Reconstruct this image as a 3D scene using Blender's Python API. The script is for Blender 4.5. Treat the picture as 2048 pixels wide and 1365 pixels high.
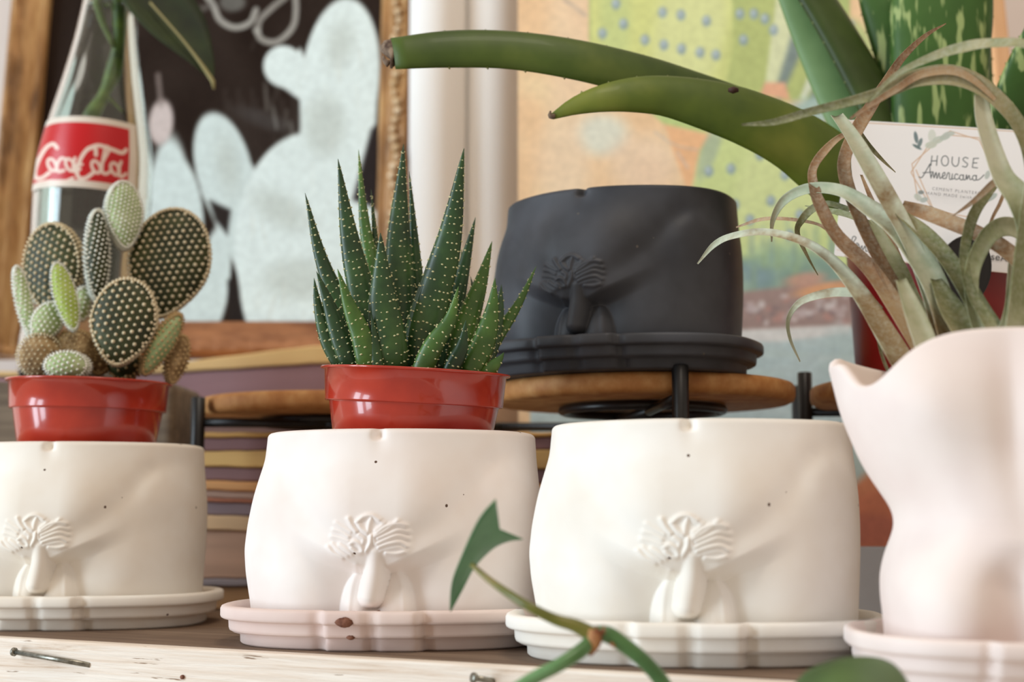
import bpy, math, random
import numpy as np
from mathutils import Vector, Matrix, Euler

for o in list(bpy.data.objects): bpy.data.objects.remove(o)
SC = bpy.context.scene
COL = SC.collection
random.seed(7); RNG = np.random.default_rng(7)

# ------------------------------------------------------------ camera
F = 2844.0                       # focal length in pixels of the 2048 px frame (50 mm on 36 mm)
EYE = 0.0645
TILT = math.atan(347.5 / F)
cam_d = bpy.data.cameras.new('camera'); cam = bpy.data.objects.new('camera', cam_d); COL.objects.link(cam)
cam.location = (0, 0, EYE); cam.rotation_euler = (math.pi/2 + TILT, 0, 0)
cam_d.sensor_width = 36; cam_d.lens = F/2048*36
cam_d.clip_start = .02; cam_d.clip_end = 30
cam_d.dof.use_dof = True; cam_d.dof.focus_distance = .715; cam_d.dof.aperture_fstop = 6.5
SC.camera = cam

def srgb(r, g, b, a=1.0):
    f = lambda c: (c/255/12.92) if c/255 <= .04045 else ((c/255+.055)/1.055)**2.4
    return (f(r), f(g), f(b), a)

# ------------------------------------------------------------ world, lights, exposure
w = bpy.data.worlds.new('world'); SC.world = w; w.use_nodes = True
bg = w.node_tree.nodes['Background']; bg.inputs[0].default_value = (1.0, .84, .69, 1); bg.inputs[1].default_value = .50

def area(name, loc, target, size, power, color, size_y=None):
    l = bpy.data.lights.new(name, 'AREA'); l.energy = power; l.color = color; l.size = size
    if size_y: l.shape = 'RECTANGLE'; l.size_y = size_y
    o = bpy.data.objects.new(name, l); COL.objects.link(o); o.location = loc
    o.rotation_euler = (Vector(target)-Vector(loc)).to_track_quat('-Z', 'Y').to_euler()
    return o
area('window_light', (-2.85, -.75, .5), (0, .9, .12), 0.5, 50, (.72, .88, 1.0), 2.9)
area('window_light', (-3.0, .0, .5), (0, .9, .12), 0.5, 50, (.72, .88, 1.0), 2.9)
area('overhead_fill', (.3, -.1, 2.2), (0, 1.1, .1), .5, 14, (1.0, .88, .74))  # added warm fill from above, lifts the dark boards behind the planters
SC.view_settings.view_transform = 'Standard'; SC.view_settings.look = 'None'
SC.view_settings.exposure = 0.0; SC.view_settings.gamma = 1; SC.view_settings.use_curve_mapping = False

# ------------------------------------------------------------ helpers
ct, st = math.cos(TILT), math.sin(TILT)
def U(px, py, d):
    """point seen at pixel (px,py) on the vertical plane y = d"""
    a = px-1024.0; b = py-682.5
    dx, dy, dz = a, F*ct + b*st, F*st - b*ct
    s = d/dy
    return np.array((dx*s, d, EYE+dz*s))
def proj(P):
    P = np.atleast_2d(P); X = P[:, 0]; Y = P[:, 1]; Z = P[:, 2]-EYE
    fw = Y*ct+Z*st; up = -Y*st+Z*ct
    return 1024+F*X/fw, 682.5-F*up/fw
def pw(p, d): return p*d/F
def ground(px, py):
    a = px-1024.0; b = py-682.5
    dz = F*st-b*ct; s = -EYE/dz
    return np.array((a*s, (F*ct+b*st)*s, 0.0))

def tag(o, label=None, cat=None, group=None, kind=None):
    if label: o['label'] = label
    if cat: o['category'] = cat
    if group: o['group'] = group
    if kind: o['kind'] = kind
    return o
def mesh(name, V, Fc, mat=None, smooth=True):
    m = bpy.data.meshes.new(name)
    m.from_pydata([tuple(map(float, v)) for v in V], [], [tuple(int(i) for i in f) for f in Fc])
    m.update()
    if smooth: m.shade_smooth()
    if mat: m.materials.append(mat)
    return m
def link(name, m, parent=None, world=True):
    o = bpy.data.objects.new(name, m); COL.objects.link(o)
    if parent is not None:
        o.parent = parent
        if world:                                   # vertices are given in world space
            o.matrix_parent_inverse = parent.matrix_world.inverted()
    return o
def obj(name, V, Fc, mat, parent=None, smooth=True, world=True):
    return link(name, mesh(name, V, Fc, mat, smooth), parent, world)
def empty(name, loc, rot=(0, 0, 0)):
    o = bpy.data.objects.new(name, None); COL.objects.link(o); o.empty_display_size = .02
    o.location = loc; o.rotation_euler = rot
    o.matrix_world = Matrix.Translation(Vector(loc)) @ Euler(rot).to_matrix().to_4x4()
    return o

class MB:
    def __init__(s): s.v = []; s.f = []
    def add(s, V, Fc):
        n = len(s.v); s.v += [tuple(v) for v in V]; s.f += [tuple(i+n for i in f) for f in Fc]
    def build(s, name, mat, parent=None, smooth=True, world=True): return obj(name, s.v, s.f, mat, parent, smooth, world)

def grid_faces(nu, nv, closed_u=False):
    f = []
    for j in range(nv-1):
        for i in range(nu if closed_u else nu-1):
            a = j*nu+i; b = j*nu+(i+1) % nu; f.append((a, b, b+nu, a+nu))
    return f
def catmull(P, n):
    P = np.asarray(P, float); k = len(P)
    if k == 2: t = np.linspace(0, 1, n)[:, None]; return P[0]*(1-t)+P[1]*t
    Q = np.vstack([2*P[0]-P[1], P, 2*P[-1]-P[-2]])
    seg = np.linalg.norm(np.diff(P[:, :3], axis=0), axis=1); cum = np.r_[0, np.cumsum(seg)]
    out = []
    for s in np.linspace(0, cum[-1], n):
        i = min(np.searchsorted(cum, s, side='right')-1, k-2); i = max(i, 0)
        t = (s-cum[i])/max(seg[i], 1e-9)
        p0, p1, p2, p3 = Q[i], Q[i+1], Q[i+2], Q[i+3]
        out.append(.5*((2*p1)+(-p0+p2)*t+(2*p0-5*p1+4*p2-p3)*t*t+(-p0+3*p1-3*p2+p3)*t**3))
    return np.array(out)
def nrm(v): return v/(np.linalg.norm(v, axis=-1, keepdims=True)+1e-12)

def sweep(P, W, prof, facing=(0, -1, 0), T=None, n=28, twist=None):
    """sweep closed profile (list of (side, normal) in half-widths) along centre line; W = full widths, T = thickness scale"""
    data = np.c_[np.asarray(P, float), np.asarray(W, float)]
    C = catmull(data, n); c = C[:, :3]; wd = np.maximum(C[:, 3], 1e-5)
    tan = nrm(np.gradient(c, axis=0)); f = np.array(facing, float)
    side = nrm(np.cross(tan, f)); nor = nrm(np.cross(side, tan))
    if twist is not None:
        a = np.interp(np.linspace(0, 1, n), np.linspace(0, 1, len(twist)), twist)[:, None]
        side, nor = side*np.cos(a)+nor*np.sin(a), -side*np.sin(a)+nor*np.cos(a)
    prof = np.array(prof, float); m = len(prof)
    V = (c[:, None, :] + side[:, None, :]*(prof[None, :, 0:1]*wd[:, None, None]/2) + nor[:, None, :]*(prof[None, :, 1:2]*wd[:, None, None]/2)).reshape(-1, 3)
    Fc = grid_faces(m, n, True)
    V = np.vstack([V, c[0], c[-1]]); a, b = len(V)-2, len(V)-1
    for i in range(m):
        Fc.append((a, (i+1) % m, i)); Fc.append((b, (n-1)*m+i, (n-1)*m+(i+1) % m))
    return V, Fc, (c, side, nor, wd)
def circ(n=12, sy=1.0): return [(math.cos(2*math.pi*i/n), sy*math.sin(2*math.pi*i/n)) for i in range(n)]
def tube(P, W, n=24, m=12, facing=(0, -1, .01)): return sweep(P, W, circ(m), facing, n=n)[:2]
def straight(a, b, w, m=12): return tube([a, b], [w, w], n=2, m=m, facing=(.13, -.9, .4))
def lathe(prof, n=64, center=(0, 0, 0)):
    """prof: list of (r, z)"""
    V = []; c = center
    for r, z in prof:
        for i in range(n):
            a = 2*math.pi*i/n; V.append((c[0]+r*math.cos(a), c[1]+r*math.sin(a), c[2]+z))
    return V, grid_faces(n, len(prof), True)
def boxv(x0, x1, y0, y1, z0, z1):
    V = [(x, y, z) for z in (z0, z1) for y in (y0, y1) for x in (x0, x1)]
    return V, [(0, 2, 3, 1), (4, 5, 7, 6), (0, 1, 5, 4), (2, 6, 7, 3), (0, 4, 6, 2), (1, 3, 7, 5)]
def bevel(o, w=.001, seg=2):
    b = o.modifiers.new('bevel', 'BEVEL'); b.width = w; b.segments = seg; b.limit_method = 'ANGLE'; return o

# ---- materials
class NT:
    def __init__(s, name):
        s.m = bpy.data.materials.new(name); s.m.use_nodes = True; s.t = s.m.node_tree; s.b = s.t.nodes['Principled BSDF']
    def n(s, typ, **kw):
        nd = s.t.nodes.new(typ)
        for k, v in kw.items():
            if k in nd.inputs.keys(): nd.inputs[k].default_value = v
            else: setattr(nd, k, v)
        return nd
    def l(s, a, b): s.t.links.new(a, b)
    def coord(s, scale=(1, 1, 1), kind='Object', rot=(0, 0, 0)):
        c = s.n('ShaderNodeTexCoord'); mp = s.n('ShaderNodeMapping'); mp.inputs['Scale'].default_value = scale; mp.inputs['Rotation'].default_value = rot
        s.l(c.outputs[kind], mp.inputs[0]); return mp.outputs[0]
    def noise(s, co, scale, detail=4, rough=.55, dist=0):
        nd = s.n('ShaderNodeTexNoise'); nd.inputs['Scale'].default_value = scale; nd.inputs['Detail'].default_value = detail
        nd.inputs['Roughness'].default_value = rough; nd.inputs['Distortion'].default_value = dist
        s.l(co, nd.inputs['Vector']); return nd.outputs[0]
    def ramp(s, fac, stops):
        r = s.n('ShaderNodeValToRGB'); e = r.color_ramp.elements
        while len(e) < len(stops): e.new(.5)
        for el, (p, c) in zip(e, stops): el.position = p; el.color = c
        s.l(fac, r.inputs[0]); return r.outputs[0]
    def mix(s, fac, a, b, mode='MIX'):
        x = s.n('ShaderNodeMix', data_type='RGBA', blend_type=mode)
        for sock, v in ((x.inputs[0], fac), (x.inputs[6], a), (x.inputs[7], b)):
            if isinstance(v, (int, float, tuple)): sock.default_value = v
            else: s.l(v, sock)
        return x.outputs[2]
    def bump(s, h, strength=.3, dist=.001):
        b = s.n('ShaderNodeBump'); b.inputs['Strength'].default_value = strength; b.inputs['Distance'].default_value = dist
        s.l(h, b.inputs['Height']); s.l(b.outputs[0], s.b.inputs['Normal'])
    def base(s, c):
        if isinstance(c, tuple): s.b.inputs['Base Color'].default_value = c
        else: s.l(c, s.b.inputs['Base Color'])
    def set(s, **kw):
        for k, v in kw.items(): s.b.inputs[k.replace('_', ' ')].default_value = v
        return s
W1 = (1, 1, 1, 1); K0 = (0, 0, 0, 1)
def plain(name, c, rough=.5, **kw):
    t = NT(name); t.base(c); t.set(Roughness=rough, **kw); return t.m
def mottled(name, c1, c2, scale=40, rough=.5, bump=.2, bd=.0008, stretch=(1, 1, 1), lo=.35, hi=.65, **kw):
    t = NT(name); co = t.coord(stretch); nz = t.noise(co, scale)
    t.base(t.ramp(nz, [(lo, c1), (hi, c2)])); t.bump(t.noise(co, scale*2.2), bump, bd); t.set(Roughness=rough, **kw); return t.m
def cement(name, c1, c2, pit=(.10, .05, .03, 1), rough=.62, pits=.10):
    t = NT(name); co = t.coord(); nz = t.noise(co, 22, 3)
    base = t.ramp(nz, [(.35, c1), (.68, c2)])
    v = t.n('ShaderNodeTexVoronoi'); v.inputs['Scale'].default_value = 120; t.l(co, v.inputs['Vector'])
    m1 = t.n('ShaderNodeMath', operation='LESS_THAN'); t.l(v.outputs['Distance'], m1.inputs[0])
    sep = t.n('ShaderNodeSeparateColor'); t.l(v.outputs['Color'], sep.inputs[0])
    mr = t.n('ShaderNodeMapRange'); t.l(sep.outputs[0], mr.inputs[0])
    mr.inputs['From Min'].default_value = 1-pits; mr.inputs['From Max'].default_value = 1; mr.inputs['To Min'].default_value = .0; mr.inputs['To Max'].default_value = .11
    t.l(mr.outputs[0], m1.inputs[1])
    t.base(t.mix(m1.outputs[0], base, pit)); t.bump(t.noise(co, 300, 4), .12, .0004)
    t.set(Roughness=rough, Specular_IOR_Level=.3); return t.m
def wood(name, dark, mid, light, axis='x', scale=9, rough=.6, bump=.35, grain=26):
    t = NT(name); sc = {'x': (1, grain, grain), 'z': (grain, grain, 1), 'y': (grain, 1, grain)}[axis]
    co = t.coord(sc); nz = t.noise(co, scale*.5, 6, .62, .4); n2 = t.noise(t.coord((1, 1, 1)), 8, 3)
    c = t.ramp(nz, [(.30, dark), (.5, mid), (.68, light)])
    t.base(t.mix(.35, c, t.ramp(n2, [(.35, dark), (.65, light)]))); t.bump(nz, bump, .001); t.set(Roughness=rough); return t.m
def vcol(name, rough=.7, grain=True, **kw):
    t = NT(name); a = t.n('ShaderNodeVertexColor', layer_name='paint'); out = a.outputs[0]
    if grain:
        nz = t.noise(t.coord(), 160, 3)
        out = t.mix(1.0, out, t.ramp(nz, [(.3, (.90, .90, .90, 1)), (.7, (1.06, 1.06, 1.06, 1))]), 'MULTIPLY')
        t.bump(nz, .15, .0005)
    t.base(out); t.set(Roughness=rough, **kw); return t.m
def paint_attr(m, rgb):
    """rgb: per-vertex sRGB 0..255"""
    c = np.clip(rgb, 0, 255)/255.0
    lin = np.where(c <= .04045, c/12.92, ((c+.055)/1.055)**2.4)
    at = m.color_attributes.new('paint', 'FLOAT_COLOR', 'POINT')
    at.data.foreach_set('color', np.c_[lin, np.ones(len(lin))].astype(np.float32).ravel())

# painting in the flat: soft shapes evaluated at every vertex (X, Y are sample coordinates)
def ssmooth(x): x = np.clip(x, 0, 1); return x*x*(3-2*x)
class Canvas:
    def __init__(s, X, Y, base): s.X = X; s.Y = Y; s.c = np.tile(np.array(base, float), (len(X), 1))
    def put(s, mask, col): s.c += (np.array(col, float)-s.c)*np.clip(mask, 0, 1)[:, None]
    def ell(s, cx, cy, rx, ry, col, rot=0, soft=4, a=1):
        r = math.radians(rot); x = s.X-cx; y = s.Y-cy; u = x*math.cos(r)+y*math.sin(r); v = -x*math.sin(r)+y*math.cos(r)
        d = (np.sqrt((u/rx)**2+(v/ry)**2)-1)*min(rx, ry); s.put(a*ssmooth(.5-d/soft), col)
    def poly(s, pts, col, soft=4, a=1):
        P = np.array(pts, float); n = len(P); ins = np.zeros(len(s.X), bool); dm = np.full(len(s.X), 1e9)
        for i in range(n):
            x0, y0 = P[i]; x1, y1 = P[(i+1) % n]
            dm = np.minimum(dm, s.segd(x0, y0, x1, y1))
            c = ((y0 > s.Y) != (y1 > s.Y)); xi = (x1-x0)*(s.Y-y0)/((y1-y0) if abs(y1-y0) > 1e-9 else 1e-9)+x0
            ins ^= c & (s.X < xi)
        s.put(a*ssmooth(.5+np.where(ins, dm, -dm)/soft), col)
    def segd(s, x0, y0, x1, y1):
        dx, dy = x1-x0, y1-y0; L = dx*dx+dy*dy+1e-9
        t = np.clip(((s.X-x0)*dx+(s.Y-y0)*dy)/L, 0, 1); return np.hypot(s.X-x0-t*dx, s.Y-y0-t*dy)
    def line(s, pts, r, col, soft=1.2, a=1, curve=True):
        P = catmull(np.array(pts, float), max(8, 5*len(pts))) if curve and len(pts) > 2 else np.array(pts, float)
        d = np.full(len(s.X), 1e9)
        for i in range(len(P)-1): d = np.minimum(d, s.segd(*P[i], *P[i+1]))
        s.put(a*ssmooth(.5+(r-d)/soft), col)
    def noise(s, amp, scale, seed=1):
        r = np.random.default_rng(seed); n = np.zeros(len(s.X))
        for k in range(10):
            a = r.uniform(0, 6.28); fq = r.uniform(.5, 1.6)/scale; n += np.sin((s.X*math.cos(a)+s.Y*math.sin(a))*fq*6.28+r.uniform(0, 6.28))
        s.c += (n/3.2*amp)[:, None]

# ------------------------------------------------------------ materials
M = {}
M['cement_cream'] = cement('cream_cement', srgb(236, 226, 212), srgb(245, 240, 231))
M['cement_white'] = cement('white_cement', srgb(240, 233, 222), srgb(248, 245, 239))
M['cement_blush'] = cement('blush_cement', srgb(240, 228, 221), srgb(247, 240, 236))
M['cement_pink'] = cement('pink_cement', srgb(222, 198, 190), srgb(236, 218, 210), pits=.25)
M['cement_rose'] = cement('rose_cement', srgb(242, 226, 220), srgb(248, 236, 230), pits=.0)
M['cement_black'] = cement('black_cement', srgb(56, 57, 61), srgb(76, 78, 84), pit=(.12, .11, .1, 1), rough=.5, pits=.12)
M['chip'] = mottled('chipped_cement', srgb(95, 55, 40), srgb(140, 95, 75), 400, .9)
M['red_plastic'] = mottled('red_plastic', srgb(172, 44, 28), srgb(194, 58, 36), 30, .2, .03, .0002, Coat_Weight=.6, Coat_Roughness=.05)
M['dark_red_plastic'] = mottled('dark_red_plastic', srgb(125, 18, 20), srgb(150, 26, 24), 20, .3, .05, .0003)
M['soil'] = mottled('potting_soil', srgb(40, 24, 14), srgb(110, 76, 45), 260, .95, 1, .002)
M['black_metal'] = mottled('black_metal', srgb(20, 18, 18), srgb(32, 30, 30), 60, .35, .1, .0003)
M['nail'] = mottled('steel', srgb(120, 118, 108), srgb(160, 158, 148), 300, .35, .1, .0002, Metallic=.9)
M['disc_top'] = wood('disc_wood', srgb(150, 92, 45), srgb(184, 124, 66), srgb(205, 150, 92), 'x', 14)
def leaf_mat(name, c1, c2, c3, stretch=(6, 6, 1), scale=30, rough=.42, sss=.0, stripes=None):
    t = NT(name); co = t.coord(stretch); nz = t.noise(co, scale, 4)
    t.base(t.ramp(nz, [(.3, c1), (.5, c2), (.72, c3)])); t.bump(t.noise(co, scale*3), .15, .0005)
    t.set(Roughness=rough, Coat_Weight=.12 if rough < .45 else 0); return t.m
M['haworthia'] = leaf_mat('haworthia_green', srgb(26, 52, 26), srgb(38, 70, 34), srgb(62, 96, 44), (1, 1, 1), 45, .4)
M['haworthia_light'] = leaf_mat('haworthia_light_green', srgb(50, 82, 30), srgb(68, 104, 40), srgb(98, 132, 55), (1, 1, 1), 45, .4)
M['tubercle'] = plain('pearl_tubercle', srgb(208, 204, 156), .5)
M['cactus'] = leaf_mat('cactus_green', srgb(36, 42, 16), srgb(50, 56, 22), srgb(68, 74, 32), (1, 1, 1), 60, .6)
M['cactus_pale'] = leaf_mat('cactus_pale_green', srgb(140, 160, 110), srgb(165, 182, 130), srgb(190, 204, 160), (1, 1, 1), 60, .7)
M['cactus_new'] = leaf_mat('cactus_new_growth', srgb(150, 172, 70), srgb(172, 190, 96), srgb(196, 208, 130), (1, 1, 1), 60, .6)
M['cactus_old'] = leaf_mat('cactus_old_brown', srgb(110, 84, 52), srgb(150, 122, 84), srgb(186, 160, 120), (1, 1, 1), 160, .9)
M['glochid'] = plain('cream_bristles', srgb(222, 206, 172), .8)
M['glochid_white'] = plain('white_bristles', srgb(238, 238, 226), .8)
M['glochid_tan'] = plain('tan_bristles', srgb(196, 166, 118), .8)
M['gilt'] = None

# ------------------------------------------------------------ structure
th = math.radians(28.2)
EA = ground(0, 1272); EB = ground(1380, 1350)
ed = nrm(EB-EA); en = np.array((-ed[1], ed[0], 0)); en = en if en[1] > 0 else -en   # en points to the back
shelf = empty('shelf', tuple(EA), (0, 0, math.atan2(ed[1], ed[0])))
tag(shelf, 'whitewashed wooden shelf board with weathered top that all the planters stand on', 'shelf')
def shelf_pt(s, t, z): return EA+ed*s+en*t+np.array((0, 0, z))
wood_top = wood('weathered_shelf_top', srgb(84, 62, 46), srgb(116, 92, 72), srgb(150, 126, 104), 'x', 10, .75)
def whitewash():
    t = NT('whitewashed_wood'); nz = t.noise(t.coord((2.2, 30, 60)), 4, 8, .7, .6)
    c = t.ramp(nz, [(.30, srgb(196, 168, 142)), (.42, srgb(226, 208, 190)), (.6, srgb(240, 230, 218))])
    sp = t.noise(t.coord((10, 60, 130)), 3.2, 4, .55)
    t.base(t.mix(t.ramp(sp, [(.30, W1), (.345, K0)]), c, srgb(140, 110, 84))); t.bump(sp, .5, .0012); t.set(Roughness=.7); return t.m
def qbox(P, s0, s1, t0, t1, z0, z1):
    return [P(s, t, z) for z in (z0, z1) for t in (t0, t1) for s in (s0, s1)], boxv(0, 1, 0, 1, 0, 1)[1]
def worn_box(x0, x1, y0, y1, z0, z1): return boxv(x0, x1, y0, y1, z0, z1)
V, Fc = boxv(-.8, 1.0, .004, 1.35, -.03, 0)
bevel(obj('top_board', V, Fc, wood_top, shelf, False, False), .0008)
V, Fc = boxv(-.8, 1.0, -.006, .0035, -.075, -.0004)
o = bevel(obj('front_edge', V, Fc, whitewash(), shelf, False, False), .0012, 3); tag(o, 'whitewashed front edge with wood grain')
# small brown hole plug
c = np.array(ground(366, 1355)); 
def on_front(px, py):
    """point on the front face of the shelf edge seen at a pixel"""
    p0 = EA-en*.006; a = px-1024.0; b = py-682.5; d = np.array((a, F*ct+b*st, F*st-b*ct)); o_ = np.array((0, 0, EYE))
    t = ((p0-o_)@en)/(d@en); return o_+d*t
p = on_front(366, 1355); V, Fc = tube([p-en*.001, p+en*.004], [.0022, .0022], 2, 8, (0, 0, 1)); obj('wood_plug', V, Fc, M['chip'], shelf)

# wall behind, plaster
wallm = mottled('warm_plaster', srgb(232, 216, 206), srgb(240, 228, 220), 5, .85, .1)
V, Fc = boxv(-1.6, 1.8, 1.42, 1.48, -.4, 1.6)
tag(obj('wall_back', V, Fc, wallm, None, False), 'plain warm off-white wall behind the pictures', kind='structure')

# white curtain with folds between the pictures
t_ = NT('curtain_cloth'); t_.base(srgb(255, 253, 250)); t_.bump(t_.noise(t_.coord((200, 200, 200)), 6), .1, .0003); t_.set(Roughness=.9)
nx, nz_ = 120, 12; V = []
x0 = U(822, 300, 1.235)[0]; x1 = U(1075, 300, 1.235)[0]
for j in range(nz_):
    z = .215+.55*j/(nz_-1)
    for i in range(nx):
        q = i/(nx-1); px = 822+253*q
        fold = .030*max(0, 1-((px-872)/56)**2)**.5 + .016*max(0, 1-((px-985)/48)**2)**.5 if True else 0
        V.append((x0+(x1-x0)*q, 1.245-fold, z))
cur = obj('curtain', V, grid_faces(nx, nz_), t_.m); 
so = cur.modifiers.new('solid', 'SOLIDIFY'); so.thickness = .002; so.offset = 1
tag(cur, 'white cloth curtain hanging in soft folds between gilt chalkboard and green cactus painting', 'curtain')

# ------------------------------------------------------------ framed flat pictures (true rectangles, leaning back)
def plane_frame(origin, lean, yaw=0):
    R = Euler((-lean, 0, yaw), 'XYZ').to_matrix(); R = np.array(R)
    ux = R@np.array((1, 0, 0)); uz = R@np.array((0, 0, 1)); un = -(R@np.array((0, 1, 0)))
    o_ = np.array(origin, float)
    return lambda x, z, h=0.0: o_+ux*x+uz*z+un*h
def picture_grid(P, x0, x1, z0, z1, nx, nz, h=0.0):
    gx, gz = np.meshgrid(np.linspace(x0, x1, nx), np.linspace(z0, z1, nz)); gx = gx.ravel(); gz = gz.ravel()
    V = np.array([P(a, b, h) for a, b in zip(gx, gz)]); return V, grid_faces(nx, nz)
def pbox(P, x0, x1, z0, z1, h0, h1):
    return [P(x, z, h) for h in (h0, h1) for z in (z0, z1) for x in (x0, x1)], boxv(0, 1, 0, 1, 0, 1)[1]
def wavy(Z): return Z

# --- chalkboard
CH_Y = 1.20
pl = U(75, 700, CH_Y); pr = U(757, 700, CH_Y)
cb = empty('framed_chalkboard', (0, CH_Y, .14))
tag(cb, 'black chalkboard in ornate gilt frame with pale green painted cactus shapes behind the bottle', 'picture')
PB = plane_frame((0, CH_Y, 0), math.radians(7))
def solve_pf(P, px, py):
    """plane coordinates (x,z) of the point seen at a pixel"""
    o_ = P(0, 0); ux = P(1, 0)-o_; uz = P(0, 1)-o_; n = np.cross(ux, uz); a = px-1024.0; b = py-682.5
    d = np.array((a, F*ct+b*st, F*st-b*ct)); e = np.array((0, 0, EYE)); t = ((o_-e)@n)/(d@n); q = e+d*t-o_
    return q@ux, q@uz
bx0 = solve_pf(PB, 46, 640)[0]-.0; bx1 = solve_pf(PB, 757, 300)[0]; bz0 = solve_pf(PB, 500, 646)[1]; bz1 = bz0+.62
bx0 = solve_pf(PB, 92, 150)[0]
V, Fc = picture_grid(PB, bx0-.005, bx1+.005, bz0-.005, bz1, 330, 420)
X, Y = proj(V); cv = Canvas(X, Y, (46, 36, 31)); cv.noise(4, 120, 3)
GR = (232, 247, 247); G2 = (218, 234, 234)
for i in range(16): cv.line([(450+i*9, 180+20*(i % 3)), (455+i*9, 330)], 3, (88, 82, 78), 8, .3)
cv.ell(530, 240, 60, 16, (86, 84, 84), 20, 20, .5)
cv.poly([(400, 0), (470, -40), (640, -60), (700, -40), (640, -30)], (60, 54, 50), 30, .4)
cv.ell(345, 480, 62, 165, G2, 3, 8)                       # small pad right of bottle
cv.ell(340, 500, 50, 230, G2, 0, 10)
cv.ell(322, 245, 24, 45, (214, 202, 200), 5, 10); cv.line([(316, 150), (322, 210)], 5, (150, 138, 134), 6, .7)
cv.ell(448, 340, 56, 118, G2, -14, 8)                     # pad 2
cv.poly([(400, 380), (505, 330), (560, 450), (560, 560), (500, 600), (440, 470)], G2, 10)
cv.ell(680, 160, 78, 165, GR, 6, 7)                       # big top pad
cv.poly([(600, 130), (756, 120), (750, 320), (690, 420), (600, 420)], GR, 10)
cv.ell(567, 133, 40, 42, GR, -20, 7); cv.poly([(545, 160), (600, 95), (640, 180), (600, 200)], GR, 8)
cv.ell(610, 480, 140, 215, GR, 3, 8)                      # big body pad
cv.poly([(470, 480), (760, 420), (757, 700), (490, 700)], GR, 10)
cv.poly([(742, 260), (760, 240), (760, 420), (705, 400)], (48, 42, 42), 12)
cv.ell(385, 590, 36, 120, G2, 0, 10); cv.ell(430, 560, 30, 110, G2, 6, 8)
cv.poly([(418, 400), (462, 420), (455, 470), (430, 440)], (50, 44, 42), 10)
cv.poly([(455, 560), (468, 560), (492, 646), (458, 650)], (46, 40, 38), 8)
for (a, b, r1, r2, ro) in ((680, 90, 26, 46, 10), (650, 250, 40, 60, 0), (560, 420, 60, 30, 30), (600, 560, 70, 40, 0), (455, 330, 20, 50, -10)):
    cv.ell(a, b, r1, r2, (196, 206, 200), ro, 40, .6)
for i in range(60):
    a = RNG.uniform(500, 740); b = RNG.uniform(60, 640); l = RNG.uniform(20, 60)
    cv.line([(a, b), (a+RNG.uniform(-15, 15), b+l)], 3, (222, 230, 224), 8, .35*float(RNG.random()), False)
SW = (186, 186, 180)                                        # chalk scrolls
cv.line([(395, -30), (425, 8), (440, 40), (470, 55), (500, 45), (512, 20)], 6, SW, 5, .85)
cv.line([(512, 60), (525, 80), (555, 83), (585, 55), (592, 20), (590, -20)], 6, SW, 5, .8)
cv.line([(516, 62), (520, 40), (545, 15), (570, -5)], 6, SW, 5, .7)
cv.ell(465, 5, 26, 18, (130, 132, 128), 0, 10, .7)
cv.line([(380, 5), (400, 18), (420, 10)], 6, (120, 118, 114), 8, .6)
m = mesh('board', V, Fc, vcol('chalkboard_paint', .95, True, Specular_IOR_Level=.1)); paint_attr(m, cv.c)
b_ = link('board', m, cb); tag(b_, 'black board with pale green cactus pads and chalk scrolls')
V, Fc = pbox(PB, bx0-.02, bx1+.02, bz0-.02, bz1, -.012, -.002); obj('backing', V, Fc, plain('brown_board', srgb(90, 66, 45), .9), cb, False)
gm = NT('gilt_wood'); co = gm.coord((14, 14, 2)); gm.base(gm.ramp(gm.noise(co, 6, 5), [(.3, srgb(108, 74, 42)), (.5, srgb(172, 126, 76)), (.75, srgb(214, 174, 118))])); gm.bump(gm.noise(co, 18), .6, .002); gm.set(Roughness=.38, Metallic=.25)
M['gilt'] = gm.m
def moulding(P, a, b, wd, inward, mat, parent, name='frame_rail', h=.016):
    """moulded rail from a to b (plane coords); profile from inner edge (0) outwards"""
    prof = [(0, 0), (0, .006), (.10, .010), (.2, .008), (.32, .010), (.5, .016), (.62, .014), (.72, .017), (.85, .020), (.95, .016), (1, .008), (1, -.008), (0, -.008)]
    a = np.array(a, float); b = np.array(b, float); inn = np.array(inward, float); n = 60; V = []
    for i in range(n):
        q = a+(b-a)*i/(n-1)
        for (u, hh) in prof:
            wob = .0012*math.sin(i*2.1)*(1 if .5 < u < .9 else 0)
            V.append(P(*(q-inn*(u*wd)), (hh*h/.016)+wob))
    k = len(prof); Fc = grid_faces(k, n, True); Fc += [tuple(range(k)), tuple((n-1)*k+i for i in reversed(range(k)))]
    return obj(name, V, Fc, mat, parent)
rw = abs(solve_pf(PB, 826, 200)[0]-solve_pf(PB, 762, 200)[0]); lw = rw*1.15; bw = abs(solve_pf(PB, 500, 716)[1]-bz0)
moulding(PB, (bx1, bz0-bw), (bx1, bz1), rw, (-1, 0), M['gilt'], cb)
moulding(PB, (bx0, bz0-bw), (bx0, bz1), lw, (1, 0), M['gilt'], cb)
rail = mottled('worn_brown_rail', srgb(120, 70, 40), srgb(176, 118, 76), 22, .5, .3, .001, (1, 1, 3))
o = moulding(PB, (bx0, bz0), (bx1, bz0), bw, (0, 1), rail, cb, h=.013); tag(o, 'brown bottom rail')
# beads on the right rail
mb = MB()
for i in range(70):
    c_ = PB(bx1+rw*.55+.002*math.sin(i*5), bz0-bw+.02+i*.0088, .018); r = .0030+.0014*((i*37) % 7)/7
    V, Fc = lathe([(r*math.sin(a), -r*math.cos(a)) for a in np.linspace(0.05, 3.09, 5)], 8, c_); mb.add(V, Fc)
tag(mb.build('beading', mottled('pale_gilt', srgb(200, 168, 122), srgb(238, 214, 180), 90, .35), cb), kind='stuff')

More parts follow.
